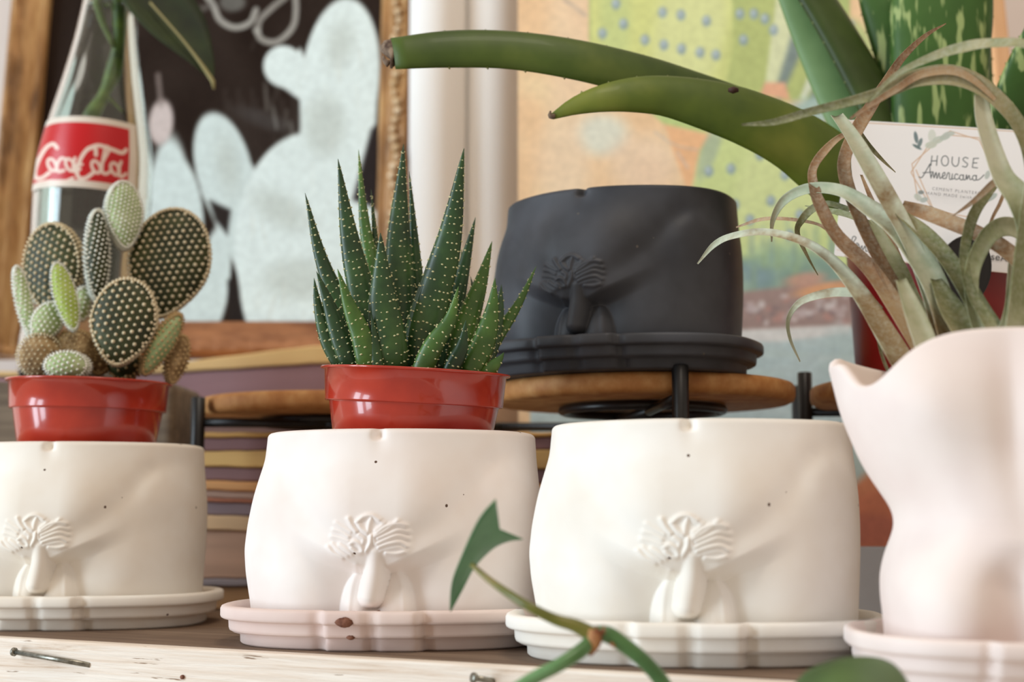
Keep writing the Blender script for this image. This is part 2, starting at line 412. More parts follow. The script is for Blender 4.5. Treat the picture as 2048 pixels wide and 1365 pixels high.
# --- painting
PT_Y = 1.06
pt = empty('cactus_painting', (.2, PT_Y, 0)); tag(pt, 'large canvas painting of green prickly pears on peach ground in pale wood frame', 'picture')
PP = plane_frame((0, PT_Y, 0), math.radians(9))
qx0 = solve_pf(PP, 1036, 200)[0]; qx1 = solve_pf(PP, 1975, 100)[0]; qz0 = .005; qz1 = qz0+.66
V, Fc = picture_grid(PP, qx0, qx1, qz0, qz1, 360, 600, .012)
X, Y = proj(V); cv = Canvas(X, Y, (240, 198, 148)); cv.noise(6, 150, 5)
cv.poly([(1100, -60), (1190, -60), (1185, 400), (1100, 400)], (244, 214, 178), 60, .6)
cv.ell(1205, 270, 52, 42, (226, 230, 212), 0, 40, .95); cv.ell(1120, 330, 50, 90, (246, 216, 180), 0, 50, .6)
cv.ell(1290, 330, 70, 60, (246, 214, 184), 0, 60, .7)
YG = (204, 212, 120); YG2 = (214, 222, 150); DG = (150, 168, 86)
cv.poly([(1178, -300), (1178, 160), (1260, 190), (1500, 200), (1700, 200), (1700, -300)], DG, 8)
cv.poly([(1182, -300), (1182, 140), (1300, 180), (1450, 190), (1468, 90), (1450, -300)], YG, 10)
cv.ell(1380, 60, 70, 150, YG2, 10, 40, .8); cv.ell(1230, 40, 30, 120, (178, 198, 120), 0, 30, .6)
cv.poly([(1300, 225), (1400, 240), (1420, 270), (1330, 250)], (170, 196, 110), 8)
cv.poly([(1330, 250), (1420, 270), (1400, 345), (1375, 380), (1345, 300)], (242, 176, 120), 12)
cv.ell(1560, 60, 90, 180, (164, 178, 92), 20, 40, .8)
cv.poly([(1560, -60), (1610, -60), (1600, 80), (1555, 170), (1530, 170)], (214, 222, 172), 10)
cv.poly([(1595, 30), (1620, 20), (1600, 110), (1560, 200), (1548, 190)], (84, 104, 100), 16)
cv.poly([(1640, 90), (1650, 90), (1640, 150), (1610, 200), (1600, 195)], (210, 220, 190), 8)
cv.poly([(1655, 90), (1680, 120), (1640, 200), (1615, 210)], (92, 112, 104), 16)
cv.ell(1640, 220, 60, 26, (150, 186, 180), 0, 20, .9); cv.ell(1700, 130, 50, 90, (170, 186, 110), 0, 20)
cv.poly([(1530, 165), (1570, 165), (1580, 200), (1520, 190)], (226, 160, 120), 10)
cv.poly([(1660, 195), (1730, 160), (1760, 205), (1700, 240)], (232, 160, 112), 10)
cv.ell(1720, 205, 60, 26, (236, 170, 120), -20, 12)
cv.poly([(1400, 300), (1440, 250), (1560, 250), (1700, 300), (1700, 540), (1480, 540), (1440, 420), (1380, 400)], (196, 214, 132), 14)
cv.ell(1560, 400, 90, 130, (206, 220, 144), 0, 40); cv.ell(1420, 300, 16, 60, (150, 170, 140), 20, 14, .8)
cv.poly([(1470, 520), (1560, 500), (1650, 510), (1700, 560), (1640, 585), (1460, 590)], (98, 132, 116), 24)
cv.ell(1500, 555, 50, 26, (100, 132, 148), 0, 30, .7); cv.ell(1560, 510, 60, 26, (150, 186, 140), 0, 30, .7)
for i in range(26):
    a = RNG.uniform(1480, 1680); b = RNG.uniform(440, 570); cv.line([(a, b), (a, b+40)], 6, [(120, 150, 100), (150, 180, 150), (90, 124, 130)][i % 3], 14, .4, False)
cv.poly([(1440, 590), (1560, 575), (1700, 560), (1780, 560), (1780, 665), (1600, 660), (1440, 670)], (132, 104, 98), 14)
cv.ell(1650, 580, 60, 14, (206, 140, 90), -8, 14); cv.ell(1610, 560, 40, 14, (196, 130, 108), -8, 14, .8)
for i in range(60):
    a = RNG.uniform(1450, 1700); b = RNG.uniform(592, 650); cv.ell(a, b, RNG.uniform(4, 11), RNG.uniform(4, 8), [(206, 196, 196), (160, 110, 100), (104, 82, 84), (186, 168, 170)][i % 4], 0, 7, .7)
cv.poly([(1060, 664), (1440, 668), (1700, 655), (2060, 650), (2060, 1300), (1060, 1300)], (182, 204, 206), 8)
cv.poly([(1440, 662), (1700, 650), (1700, 668), (1560, 684), (1440, 686)], (226, 226, 224), 12)
cv.ell(1680, 720, 40, 60, (166, 190, 190), 0, 40, .8)
for i in range(30):
    a = RNG.uniform(1440, 1800); b = RNG.uniform(690, 900); cv.line([(a-50, b), (a+50, b+4)], 5, [(166, 192, 196), (204, 220, 218), (176, 200, 196)][i % 3], 12, .5, False)
cv.poly([(1640, 860), (1900, 860), (1900, 880), (1740, 965), (1640, 980)], (176, 192, 182), 10)
cv.poly([(1640, 1010), (1720, 968), (1770, 935), (1900, 900), (2000, 900), (2000, 1200), (1640, 1200)], (186, 84, 44), 10)
cv.ell(1750, 960, 50, 20, (206, 110, 60), -30, 20, .8); cv.ell(1740, 1060, 80, 30, (160, 62, 40), 0, 20, .6)
for (a, b) in ((1232, 8), (1325, 25), (1362, 30), (1413, 42), (1247, 48), (1480, 28), (1508, 28), (1530, 38), (1547, 60), (1205, 67), (1290, 80), (1328, 90), (1363, 98), (1400, 105), (1432, 110), (1487, 80), (1700, 50), (1762, 40),
               (1418, 343), (1462, 338), (1570, 350), (1520, 310), (1542, 402), (1500, 440), (1600, 430), (1640, 380), (1470, 410), (1580, 470), (1555, 300), (1620, 330)):
    cv.ell(a, b, 9, 11, (104, 132, 150), 0, 7, .85); cv.ell(a-2, b-3, 4, 5, (190, 206, 214), 0, 5, .8)
cv.line([(1310, 265), (1350, 290), (1395, 300)], 2, (186, 176, 160), 5, .7); cv.line([(1355, 305), (1375, 335)], 3, (190, 180, 170), 6, .6)
cv.line([(1130, 0), (1170, 30)], 4, (140, 130, 120), 10, .5)
m = mesh('canvas', V, Fc, vcol('oil_paint', .6)); g_ = cv.c.mean(1, keepdims=True); paint_attr(m, 255-(255-np.clip(g_+(cv.c-g_)*1.25, 0, 250))*.70); link('canvas', m, pt)
V, Fc = pbox(PP, qx0, qx1, qz0, qz1, -.012, .0115); obj('stretcher', V, Fc, plain('canvas_back', srgb(226, 208, 182), .9), pt, False)
pine = wood('pale_pine', srgb(206, 150, 100), srgb(224, 172, 124), srgb(236, 192, 148), 'z', 6, .6)
fw = .0125
V, Fc = pbox(PP, qx1, qx1+fw, qz0, qz1, -.014, .016); bevel(obj('frame_rail', V, Fc, pine, pt, False), .001)

# --- striped boards standing behind the planters (one board over the other)
def striped(name, label, P, rows, depth, xr, xl=-40):
    root = empty(name, tuple(P(0, 0))); tag(root, label, 'wood panel')
    sxL = solve_pf(P, xl, 900)[0]; sxR = solve_pf(P, xr, 900)[0]
    def strip_z(row, x):
        xL, zL = solve_pf(P, 400, row[0]); xR, zR = solve_pf(P, 545, row[1])
        return zL+(zR-zL)*np.clip((x-xL)/(xR-xL), -1.2, 1.6)
    for k in range(len(rows)-1):
        r0, r1 = rows[k], rows[k+1]; col = 255*(np.array(r0[2], float)/255)**.62; col = np.clip(col.mean()+(col-col.mean())*1.3, 0, 250)
        nxs = 40; V = []; h = .012+.0025*r0[3]; dp = -depth if k == 0 else -.01
        for i in range(nxs):
            x = sxL+(sxR-sxL)*i/(nxs-1)
            zt = strip_z(r0, x)+.00018*math.sin(i*1.7+k)-.0002; zb = .0005 if r1[2] is None else max(strip_z(r1, x)+.00018*math.sin(i*1.7+k+1)+.0002, .0005)
            if k == 0 and depth > .05: zt = max(strip_z(r0, sxL), strip_z(r0, sxR)) if False else zt
            for (z, hh) in ((zb, dp), (zb, h-.001), (zb+.001, h), (zt-.001, h), (zt, h-.001), (zt, dp)): V.append(P(x, z, hh))
        Fc = grid_faces(6, nxs, True)+[tuple(reversed(range(6))), tuple((nxs-1)*6+i for i in range(6))]
        c0 = srgb(*(col*.88)); c1 = srgb(*col); c2 = srgb(*np.minimum(col*1.10, 255))
        obj('wood_strip', V, Fc, wood('strip_wood_%s_%d' % (name[:4], k), c0, c1, c2, 'x', 7, .6, .3, 14), root, False)
rows_up = [(724, 706, (214, 168, 108), 1), (746, 737, (112, 80, 84), 0), (800, 800, (150, 110, 80), 1), (850, 850, (96, 70, 64), 0), (1000, 1000, None, 0)]
rows_lo = [(867, 867, (190, 138, 74), 1), (878, 877, (92, 64, 64), 0), (905, 903, (208, 158, 92), 1), (934, 938, (92, 66, 66), 0),
        (961, 966, (196, 134, 82), 1), (980, 986, (150, 120, 104), 0), (996, 1002, (150, 88, 66), 1), (1004, 1008, (104, 88, 92), 0), (1030, 1034, (214, 172, 128), 1), (1060, 1064, (166, 128, 106), 0),
        (1156, 1157, (112, 104, 108), 1), (1172, 1172, (112, 80, 52), 0), (1222, 1222, None, 0)]
striped('striped_plinth', 'low plinth of tan, purple and brown wooden strips that the gilt chalkboard stands on', plane_frame((-.12, 1.172, 0), 0, 0), rows_up, .10, 1140)
striped('striped_wood_panel', 'panel of thin gold, purple and brown wooden strips showing between cream and blush planters', plane_frame((-.12, .992, 0), 0, 0), rows_lo, .01, 1135, 408)

# --- white board on edge, low behind the right planters
wm = mottled('white_painted_board', srgb(206, 210, 216), srgb(220, 223, 228), 12, .7, .15)
xa = U(1046, 1200, .886)[0]; xb = U(1990, 1200, .886)[0]
V, Fc = boxv(xa, xb, .886, .905, 0, U(1750, 1095, .886)[2])
o = bevel(obj('white_board', V, Fc, wm, None, False), .001); tag(o, 'plain white board standing on its long edge behind the cream planter', 'board')

# ------------------------------------------------------------ weathered block with the glass bottle
BL_TOP = U(200, 765, 1.0)[2]
V = []; Fc = []; x0, x1, y0, y1 = U(-150, 800, .992)[0], -.236, .992, 1.082
o = bevel(obj('weathered_block', *boxv(x0, x1, y0, y1, 0, BL_TOP), wood('grey_weathered_wood', srgb(72, 60, 50), srgb(112, 98, 82), srgb(150, 134, 114), 'x', 9, .8), None, False), .006, 4)
tag(o, 'weathered grey-brown wooden block under the glass bottle, behind the cactus', 'block')

# bottle
BD = 1.035
bot = empty('glass_bottle', tuple(np.array((U(168, 350, BD)[0], BD, BL_TOP+.0005))), (0, math.radians(3.0), 0))
tag(bot, 'clear glass cola bottle with red and white label holding a green plant cutting', 'bottle')
sc = BD/F; zr = lambda y: (U(170, y, BD)[2]-BL_TOP)/math.cos(math.radians(3))
prof_o = [(.030, .0), (.038, .002), (.042, .008), (.0425, .03), (.0405, .055), (.0405, .085), (117*sc, zr(400)), (116*sc, zr(370)), (114*sc, zr(330)), (107*sc, zr(285)), (98*sc, zr(240)), (82*sc, zr(170)), (66*sc, zr(90)), (56*sc, zr(20)), (.0175, zr(-40)), (.0150, zr(-110)), (.0135, zr(-150)), (.0135, zr(-165)), (.0158, zr(-168)), (.0158, zr(-180)), (.0145, zr(-185))]
prof_o.sort(key=lambda q: q[1])
P3 = catmull(np.array([(r, z, 0) for r, z in prof_o]), 70)
outer = [(r, z) for r, z, _ in P3]
inner = [(max(r-.0028, .002), max(z, .006)) for r, z, _ in reversed(P3)]
V, Fc = lathe([(.0005, 0)]+outer+inner+[(.0005, .006)], 64)
gl = NT('clear_glass'); gl.set(Roughness=.02, IOR=1.45, Transmission_Weight=1.0); gl.base((.94, .98, .96, 1))
obj('glass_body', V, Fc, gl.m, bot, True, False)
wz = zr(12)
wat = NT('water'); wat.set(Roughness=.0, IOR=1.33, Transmission_Weight=1.0); wat.base((.93, .96, .93, 1))
ip = [(r-.0031, z) for r, z in outer if .0075 < z < wz]; V, Fc = lathe([(.0005, .0075)]+ip+[(.0005, ip[-1][1])], 48); obj('water', V, Fc, wat.m, bot, True, False)
# label: curved patch with painted script
nu, nv = 240, 120; A0, A1 = math.radians(-160), math.radians(-31)
rr = lambda z: np.interp(z, [p_[1] for p_ in outer], [p_[0] for p_ in outer])+.0004
V = []; z0l, z1l = zr(402), zr(262)
for j in range(nv):
    z = z0l+(z1l-z0l)*j/(nv-1)
    for i in range(nu):
        a = A0+(A1-A0)*i/(nu-1); V.append((rr(z)*math.cos(a), rr(z)*math.sin(a), z))
WV = np.array([tuple(bot.matrix_world@Vector(v)) for v in V]); X, Y = proj(WV)
uu = np.tile(np.linspace(0, 1, nu), nv); vv = np.repeat(np.linspace(1, 0, nv), nu)
cv = Canvas(X, Y, (226, 214, 200))
mask = (vv > .085) & (vv < .90) & (uu > .03) & (uu < .93); cv.c[mask] = (196, 10, 22)
WH = (236, 214, 200)
def El(cx, cy, rx, ry, k=14, s=0): return [(cx+rx*math.cos(a)-s*math.sin(a)*ry, cy+ry*math.sin(a)) for a in np.linspace(0, 2*math.pi, k)]
ofx, ofy = 6, 4
def S(pts, r=3.2): cv.line([(a+ofx, b+ofy) for a, b in pts], r, WH, 2)
S([(108, 292), (100, 284), (86, 292), (72, 315), (64, 338), (66, 352), (78, 352), (92, 342)], 4)
S([(72, 315), (62, 318), (58, 330)], 3); S(El(98, 326, 8, 12, s=-.3))
S([(124, 314), (116, 313), (108, 326), (110, 339), (122, 337)]); S(El(134, 326, 8, 12, s=-.3)); S([(144, 312), (140, 330), (144, 340), (154, 334)])
S([(146, 326), (158, 325)], 3)
S([(186, 306), (184, 292), (170, 294), (156, 312), (148, 336), (152, 352), (166, 352), (180, 342)], 4)
S(El(186, 330, 8, 12, s=-.3)); S([(196, 326), (206, 308), (212, 296), (206, 290), (200, 315), (198, 338), (206, 344), (216, 338)])
S([(170, 294), (190, 287), (215, 294), (238, 302), (246, 296)], 4); S(El(224, 334, 8, 12, s=-.3)); S([(236, 320), (231, 338), (236, 350), (246, 344)])
S([(70, 362), (95, 358), (120, 360), (140, 352)], 3)
for i in range(9): cv.line([(75+i*10, 382+i*.3), (81+i*10, 382+i*.3)], 1.6, (232, 170, 160), 2, .6, False)
m = mesh('label', V, grid_faces(nu, nv), vcol('printed_label', .35, False)); paint_attr(m, cv.c); link('label', m, bot, False)

# cutting in the bottle
cut = empty('plant_cutting', tuple(U(200, 330, BD))); tag(cut, 'green leafy cutting rooted in water inside the clear glass bottle', 'plant')
stemm = leaf_mat('cutting_stem', srgb(70, 92, 30), srgb(110, 136, 44), srgb(156, 176, 76), (1, 1, 1), 50)
def up(pts, d): return [U(a, b, d+(c[0] if c else 0)) for a, b, *c in pts]
V, Fc = tube(up([(178, 268), (188, 240), (206, 200), (222, 150), (232, 90), (234, 40), (236, -40), (240, -165), (250, -240), (238, -200)][:9], BD), [pw(v, BD) for v in (22, 26, 18, 26, 20, 24, 20, 18, 14)], 40); obj('stem', V, Fc, stemm, cut)
V, Fc = tube(up([(222, 160), (210, 200), (232, 235)], BD+.006), [pw(v, BD) for v in (12, 8, 4)], 14); obj('root', V, Fc, stemm, cut)
V, Fc = tube(up([(224, 100), (205, 40), (200, -20), (224, -150)], BD-.004), [pw(v, BD) for v in (8, 12, 14, 10)], 20); obj('stem', V, Fc, stemm, cut)
def flat_leaf(P, W, mat, name, parent, facing=(0, -1, 0), cup=.25, n=26, thick=.05, twist=None):
    k = 7; top = [(-1+2*i/(k-1), cup*((-1+2*i/(k-1))**2)) for i in range(k)]
    prof = top+[(a, b-thick) for a, b in reversed(top)]
    V, Fc, _ = sweep(P, W, prof, facing, n=n, twist=twist); return obj(name, V, Fc, mat, parent)
dleaf = leaf_mat('dark_leaf', srgb(22, 32, 12), srgb(34, 48, 16), srgb(52, 68, 26), (1, 1, 1), 30, .7)
flat_leaf([U(244, -190, BD), U(262, -90, BD-.01), U(300, -10, BD-.02), U(355, 60, BD-.025), U(405, 125, BD-.03), U(424, 160, BD-.03)], [pw(v, BD) for v in (12, 70, 130, 120, 50, 5)], dleaf, 'leaf', cut, (.3, -1, .5), .3)
V, Fc = tube([U(300, 5, BD-.03), U(372, 88, BD-.035), U(424, 160, BD-.033), U(428, 178, BD-.033)], [pw(v, BD) for v in (5, 5, 9, 5)], 14); obj('leaf_rib', V, Fc, plain('leaf_rib', srgb(150, 140, 90), .6), cut)

# ------------------------------------------------------------ black plant stand with three round wooden shelves
ZB = U(1290, 741, .7955)[2]; DT = .0125; R3 = .0945
stand = empty('plant_stand', (.05, .95, 0)); tag(stand, 'black metal plant stand with three round wooden shelves behind the planters', 'plant stand')
centres = [(U(1284, 760, .89)[0], .89), (U(668, 790, 1.0125)[0], 1.0125), (U(1928, 760, .885)[0], .885)]
# move left and block apart safely
discm = NT('round_shelf_wood'); co = discm.coord((1, 1, 30)); nz1 = discm.noise(discm.coord((1, 1, 1)), 90, 4)
discm.base(discm.ramp(nz1, [(.3, srgb(168, 108, 54)), (.5, srgb(188, 130, 72)), (.7, srgb(206, 154, 96))])); discm.bump(nz1, .1, .0003); discm.set(Roughness=.65)
for (cx, cy) in centres:
    z0 = ZB-DT; pr_ = [(.0005, 0), (R3-.004, 0), (R3-.001, .0015), (R3, .004), (R3, DT-.003), (R3-.0015, DT-.0008), (R3-.004, DT), (.0005, DT)]
    V, Fc = lathe(pr_, 96, (cx, cy, z0)); obj('round_shelf', V, Fc, discm.m, stand)
    mb = MB(); n = 64; P = [(cx+.05*math.cos(a), cy+.05*math.sin(a), z0-.0035) for a in np.linspace(0, 2*math.pi, n)]
    V, Fc = sweep(P, [.006]*n, circ(8), (0, 0, 1), n=n)[:2]; obj('support_ring', V, Fc, M['black_metal'], stand)
zb = ZB-DT-.0068; PR = .0095
def post(px, d, ytop, z0=0):
    p = U(px, ytop, d); V, Fc = lathe([(.0005, z0), (PR/2, z0), (PR/2, p[2]-.0006), (PR/2-.0008, p[2]), (.0005, p[2])], 24, (p[0], p[1], 0)); return obj('leg', V, Fc, M['black_metal'], stand), p
_, pA = post(1360, .789, 730); _, pB = post(1609, .938, 745); _, pC = post(1596, 1.0, 772); _, pL = post(397, .953, 795)
def bar(a, b, w=.0062, name='cross_bar'):
    V, Fc = straight(np.array(a), np.array(b), w); obj(name, V, Fc, M['black_metal'], stand)
def zz(p, z): return (p[0], p[1], z)
bk = (centres[1][0]+.02, 1.0)
zl = U(420, 850, .968)[2]
bar(zz(pL, zb), (centres[1][0], centres[1][1]-.045, zb)); bar((centres[1][0], centres[1][1]-.045, zb), (U(1000, 800, 1.0)[0], 1.0, zb)); bar((U(1000, 800, 1.0)[0], 1.0, zb), zz(pC, zb))
bar(zz(pC, zb), zz(pB, zb)); bar(zz(pB, zb+.006), (centres[2][0]+.1, .93, zb+.006)); bar(zz(pA, zb+.004), (centres[0][0], centres[0][1]-.045, zb))
bar((centres[0][0], centres[0][1]-.045, zb), (centres[0][0]-.02, 1.0, zb)); bar(zz(pC, .02), (U(1175, 800, 1.0)[0], 1.0, .02), .005)

# ------------------------------------------------------------ torso planters
BH = .1000; SZ = .0762/334
zk = (np.array([0, .2, .33, .47, .6, .67, .84, .97, 1.0])*405+54)/459
kL = np.array([316, 330, 334, 328, 318, 311, 291, 286, 285])*SZ
kR = np.array([326, 331, 334, 335, 334, 332, 325, 322, 321])*SZ
HD = .056
def smooth_interp(z, zs, ks):
    P = np.interp(np.linspace(-.1, 1.1, 400), zs, ks); ker = np.hanning(41); ker /= ker.sum()
    P = np.convolve(np.pad(P, 20, 'edge'), ker, 'valid'); return np.interp(z, np.linspace(-.1, 1.1, 400), P)
def pd(x, z, pts, n=14):
    P = catmull(np.array(pts, float), n) if len(pts) > 2 else np.array(pts, float); d = np.full(x.shape, 1e4)
    for i in range(len(P)-1):
        x0, y0 = P[i]; x1, y1 = P[i+1]; dx, dy = x1-x0, y1-y0; L = dx*dx+dy*dy+1e-9
        t = np.clip(((x-x0)*dx+(z-y0)*dy)/L, 0, 1); d = np.minimum(d, np.hypot(x-x0-t*dx, z-y0-t*dy))
    return d
def relief(X, Zn):
    """outward relief (m) on the front; X in px of the photo (334 = half width), Zp = px above the base (405 = height)"""
    x = X/SZ; z = Zn*459-54; ax = np.abs(x); h = np.zeros_like(x)
    sm = lambda e: ssmooth(e)
    # belly above the V fold, thighs below
    zv = 92+np.clip(ax-30, 0, 400)*.36+.0006*np.clip(ax-30, 0, 400)**2
    amp = .0102*(1-sm((ax-45)/175))+.0003
    h += amp*sm((z-zv)/(27+.16*ax)+.5)*(1-sm((z-190)/230)*.75)
    h += .0030*np.exp(-(x/150)**2-((z-260)/120)**2)
    h += .0048*np.exp(-((ax-185)/95)**2-((z-50)/120)**2)
    h -= .0040*np.exp(-((x-5)/90)**2)*(1-sm((z-60)/80))
    for s_, a_ in ((1, 1.0), (-1, .8)):
        d = pd(x*s_, z, [(238, 325), (205, 285), (170, 240), (125, 195), (80, 165)])
        h -= a_*.0017*np.exp(-(d/26)**2)*sm((310-ax)/110)
        h += a_*.0022*np.exp(-((x*s_-262)/60)**2-((z-262)/70)**2)
        h += a_*.0014*np.exp(-((x*s_-120)/60)**2-((z-255)/70)**2)
        d = pd(x*s_, z, [(240, 330), (262, 345), (310, 350)]); h -= a_*.0008*np.exp(-(d/26)**2)
    h -= .0040*np.exp(-(x/10)**2)*sm((z-374)/14); h -= .0010*np.exp(-((x-4)/18)**2-((z-385)/30)**2)
    # pouch and shaft of the classical statue
    smax = lambda a_, b_, k_: k_*np.logaddexp(a_/k_, b_/k_)
    for cx, cz, rx, rz, hh in ((-33, 0, 46, 92, .0062), (40, -4, 46, 100, .0062)):
        q = 1-((x-cx)/rx)**2-((z-cz)/rz)**2; h = smax(h, np.where(q > 0, -.004+np.sqrt(np.maximum(q, 0))*hh*1.75, -.02), .0005)
    axd = pd(x, z, [(5, 132), (1, 85), (-8, 36)], 8)
    rad = 27+2*np.exp(-((z-60)/34)**2); q = np.maximum(1-(axd/rad)**2, 0)
    h = smax(h, np.where(q > 0, .0018+np.sqrt(q)*.0108, -.02), .0005)
    for pth, r_, a_ in (([(-38, 104), (-50, 60), (-58, -30)], 6, .0005), ([(46, 90), (58, 56), (66, -20)], 7, .0006)):
        h += 1.6*a_*np.exp(-(pd(x, z, pth)/r_)**2)
    h -= .0014*np.exp(-((x+8)/12)**2-((z-10)/6)**2)
    # curls
    C = 158
    raw = [[(880, 400), (960, 360), (1060, 325), (1150, 350)], [(900, 430), (980, 400), (1080, 385), (1140, 420)], [(920, 460), (1000, 440), (1080, 430), (1130, 460)], [(880, 300), (960, 240), (1060, 215), (1130, 230)], [(860, 330), (930, 290), (1000, 240), (1060, 190)],
           [(860, 390), (850, 340), (880, 290), (940, 210)], [(960, 485), (1050, 492), (1120, 475)], [(890, 350), (980, 310), (1070, 275), (1150, 290)], [(830, 150), (810, 220), (800, 290)], [(700, 200), (760, 150), (830, 140), (900, 180)], [(900, 180), (930, 220), (870, 280)], [(700, 200), (740, 260), (790, 295)],
           [(620, 170), (650, 230), (690, 285)], [(500, 210), (560, 250), (640, 290)], [(640, 400), (680, 380), (730, 410), (750, 470), (700, 480), (650, 440)], [(540, 410), (600, 450), (650, 490)], [(470, 400), (540, 470), (610, 510)], [(430, 430), (480, 490), (560, 540)],
           [(460, 330), (540, 345), (620, 375)], [(480, 270), (550, 290), (620, 335)], [(830, 330), (820, 400), (780, 470)], [(720, 320), (760, 360), (740, 420)]]
    st_ = [[(1180+a/4.266-1377, 245-b/4.266) for a, b in q_] for q_ in raw]
    mask = np.exp(-(x/86)**4-((z-C)/50)**4)
    h += .0026*np.exp(-(x/78)**2-((z-C)/44)**2)
    g = np.zeros_like(x)
    for i, s_ in enumerate(st_): g = np.maximum(g, (.8+.2*math.sin(i*2.3))*np.exp(-(pd(x, z, s_)/5.2)**2))
    h += .0013*g-.0004*mask
    return h
def torso_mesh(name, mat):
    na, nzs = 520, 250
    # dense angles on the front
    t = np.linspace(-1, 1, na, endpoint=False); a = np.pi*(np.sign(t)*np.abs(t)**1.45)          # 0 = front
    zs = np.linspace(0, 1, nzs)
    A, Z = np.meshgrid(a, zs)
    hL = smooth_interp(zs, zk, kL)[:, None]; hR = smooth_interp(zs, zk, kR)[:, None]
    n_ = 2.35
    sx = np.sign(np.sin(A))*np.abs(np.sin(A))**(2/n_); cy = np.sign(np.cos(A))*np.abs(np.cos(A))**(2/n_)
    X = np.where(sx < 0, hL, hR)*sx
    dep = HD*(1-.05*ssmooth((Z-.6)/.4)); Y = -dep*cy
    fr = ssmooth((np.cos(A)-.05)/.45)
    Y = Y-relief(X, Z)*fr
    # buttocks at the back
    bk = ssmooth((-np.cos(A)-.1)/.5); xn = X/.079
    Y = Y+bk*(.010*np.exp(-((np.abs(xn)-.42)/.32)**2-((Z-.35)/.3)**2)-.004*np.exp(-(xn/.07)**2)*(Z < .6))
    er = .0025; zz_ = Z*BH
    top = (Z-1)*BH
    ins = np.where(zz_ > BH-er, er-np.sqrt(np.maximum(er**2-(zz_-(BH-er))**2, 0)), 0)
    sc_ = 1-ins/.06
    V = np.stack([X*sc_, Y*sc_, zz_], -1).reshape(-1, 3)
    # inner wall
    rings = [(.93, BH-.0002), (.90, BH-.0012), (.885, BH-.004), (.87, BH*.5), (.85, .014), (.4, .012), (.01, .012)]
    Xr, Yr = X[-1]*sc_[-1], Y[-1]*sc_[-1]
    Yr_s = np.where(Yr < 0, -dep[-1]*cy[-1], Yr)
    for k, (s_, z_) in enumerate(rings): V = np.vstack([V, np.stack([Xr*s_, (Yr if k < 1 else Yr_s*.985)*s_, np.full(na, z_)], -1)])
    Fc = grid_faces(na, nzs+len(rings), True)
    Fc.append(tuple(reversed(range(na))))
    return mesh(name, V, Fc, mat)
def saucer_mesh(name, mat):
    na = 420; a = np.linspace(-np.pi, np.pi, na, endpoint=False); n_ = 2.5
    sx = np.sign(np.sin(a))*np.abs(np.sin(a))**(2/n_); cy = np.sign(np.cos(a))*np.abs(np.cos(a))**(2/n_)
    def ring(k, z, inner=False):
        wx = .0868-k; X = wx*sx; Y = -(.067-k)*cy
        fr = (np.cos(a) > 0)
        xs = X*1000.0                                   # mm
        # front follows the body: two lobes with a shallow valley, set forward of the straight sides
        lob = .0042*(ssmooth((xs+25)/2.2)*(1-ssmooth((xs-21)/2.2))) - .0026*np.exp(-((xs+1)/2.6)**2)
        notch = -.0014*np.exp(-((xs+27)/3.0)**2)-.0022*np.exp(-((xs-24)/3.0)**2)
        Y = Y-np.where(fr, lob+notch, 0)*(.4 if inner else 1)
        return np.stack([X, Y, np.full(na, z)], -1)
    H = .0195
    prof = [(.0118, 0), (.0108, .0004), (.0100, .0012), (.0098, .0058), (.0094, .0064), (.0056, .0066), (.0046, .0072), (.0042, .0085), (.0040, .0122), (.0036, .0128), (.0012, .0130), (.0003, .0136), (0, .0145), (0, .0178), (.0006, .0190), (.0018, H), (.0042, H), (.0052, .0188), (.0058, .0165), (.0062, .0062), (.03, .0060), (.066, .0060)]
    V = np.vstack([ring(k, z, k > .0045 and i > 15) for i, (k, z) in enumerate(prof)])
    V = np.vstack([V, [(0, 0, .0060)]])
    Fc = grid_faces(na, len(prof), True); b = (len(prof)-1)*na
    Fc += [(b+i, b+(i+1) % na, len(V)-1) for i in range(na)]; Fc.append(tuple(reversed(range(na))))
    return mesh(name, V, Fc, mat)
TM = torso_mesh('torso_planter', M['cement_white']); SM = saucer_mesh('saucer', M['cement_white'])
def place(m, name, loc, yaw, mat, label, cat, group=None):
    o = bpy.data.objects.new(name, m); COL.objects.link(o); o.location = loc; o.rotation_euler = (0, 0, yaw)
    o.material_slots[0].link = 'OBJECT'; o.material_slots[0].material = mat
    o.matrix_world = Matrix.Translation(Vector(loc)) @ Euler((0, 0, yaw)).to_matrix().to_4x4()
    return tag(o, label, cat, group)
GP = 'cement torso planters'; GS = 'stepped cement saucers'
def pair(px, d, yawdeg, z, mp, ms, lp, ls):
    x = (px-1024)*d/F*1.0; x = U(px, 1050, d)[0]; yw_ = -math.radians(yawdeg)
    p = place(TM, 'torso_planter', (x, d, z+.0061), yw_, mp, lp, 'planter')
    s = place(SM, 'saucer', (x, d, z), yw_, ms, ls, 'saucer'); return p, s
PL0 = pair(156, .866, 1.0, 0, M['cement_cream'], M['cement_cream'], 'cream cement planter shaped as a nude male torso, under the potted prickly pear', 'cream stepped saucer under the planter that holds the prickly pear')
PL1 = pair(788, .745, 3.5, 0, M['cement_blush'], M['cement_pink'], 'pale blush cement male torso planter under the red pot of spiky haworthia', 'pink stepped saucer with chipped front edge under the blush planter')
PL2 = pair(1384, .671, 8.0, 0, M['cement_white'], M['cement_white'], 'off-white cement male torso planter with empty top, behind the vine', 'off-white stepped saucer under the empty off-white planter')
PL3 = pair(1236, .851, 24, ZB, M['cement_black'], M['cement_black'], 'black cement male torso planter on the round wooden stand shelf', 'black stepped saucer under the black planter on the stand')
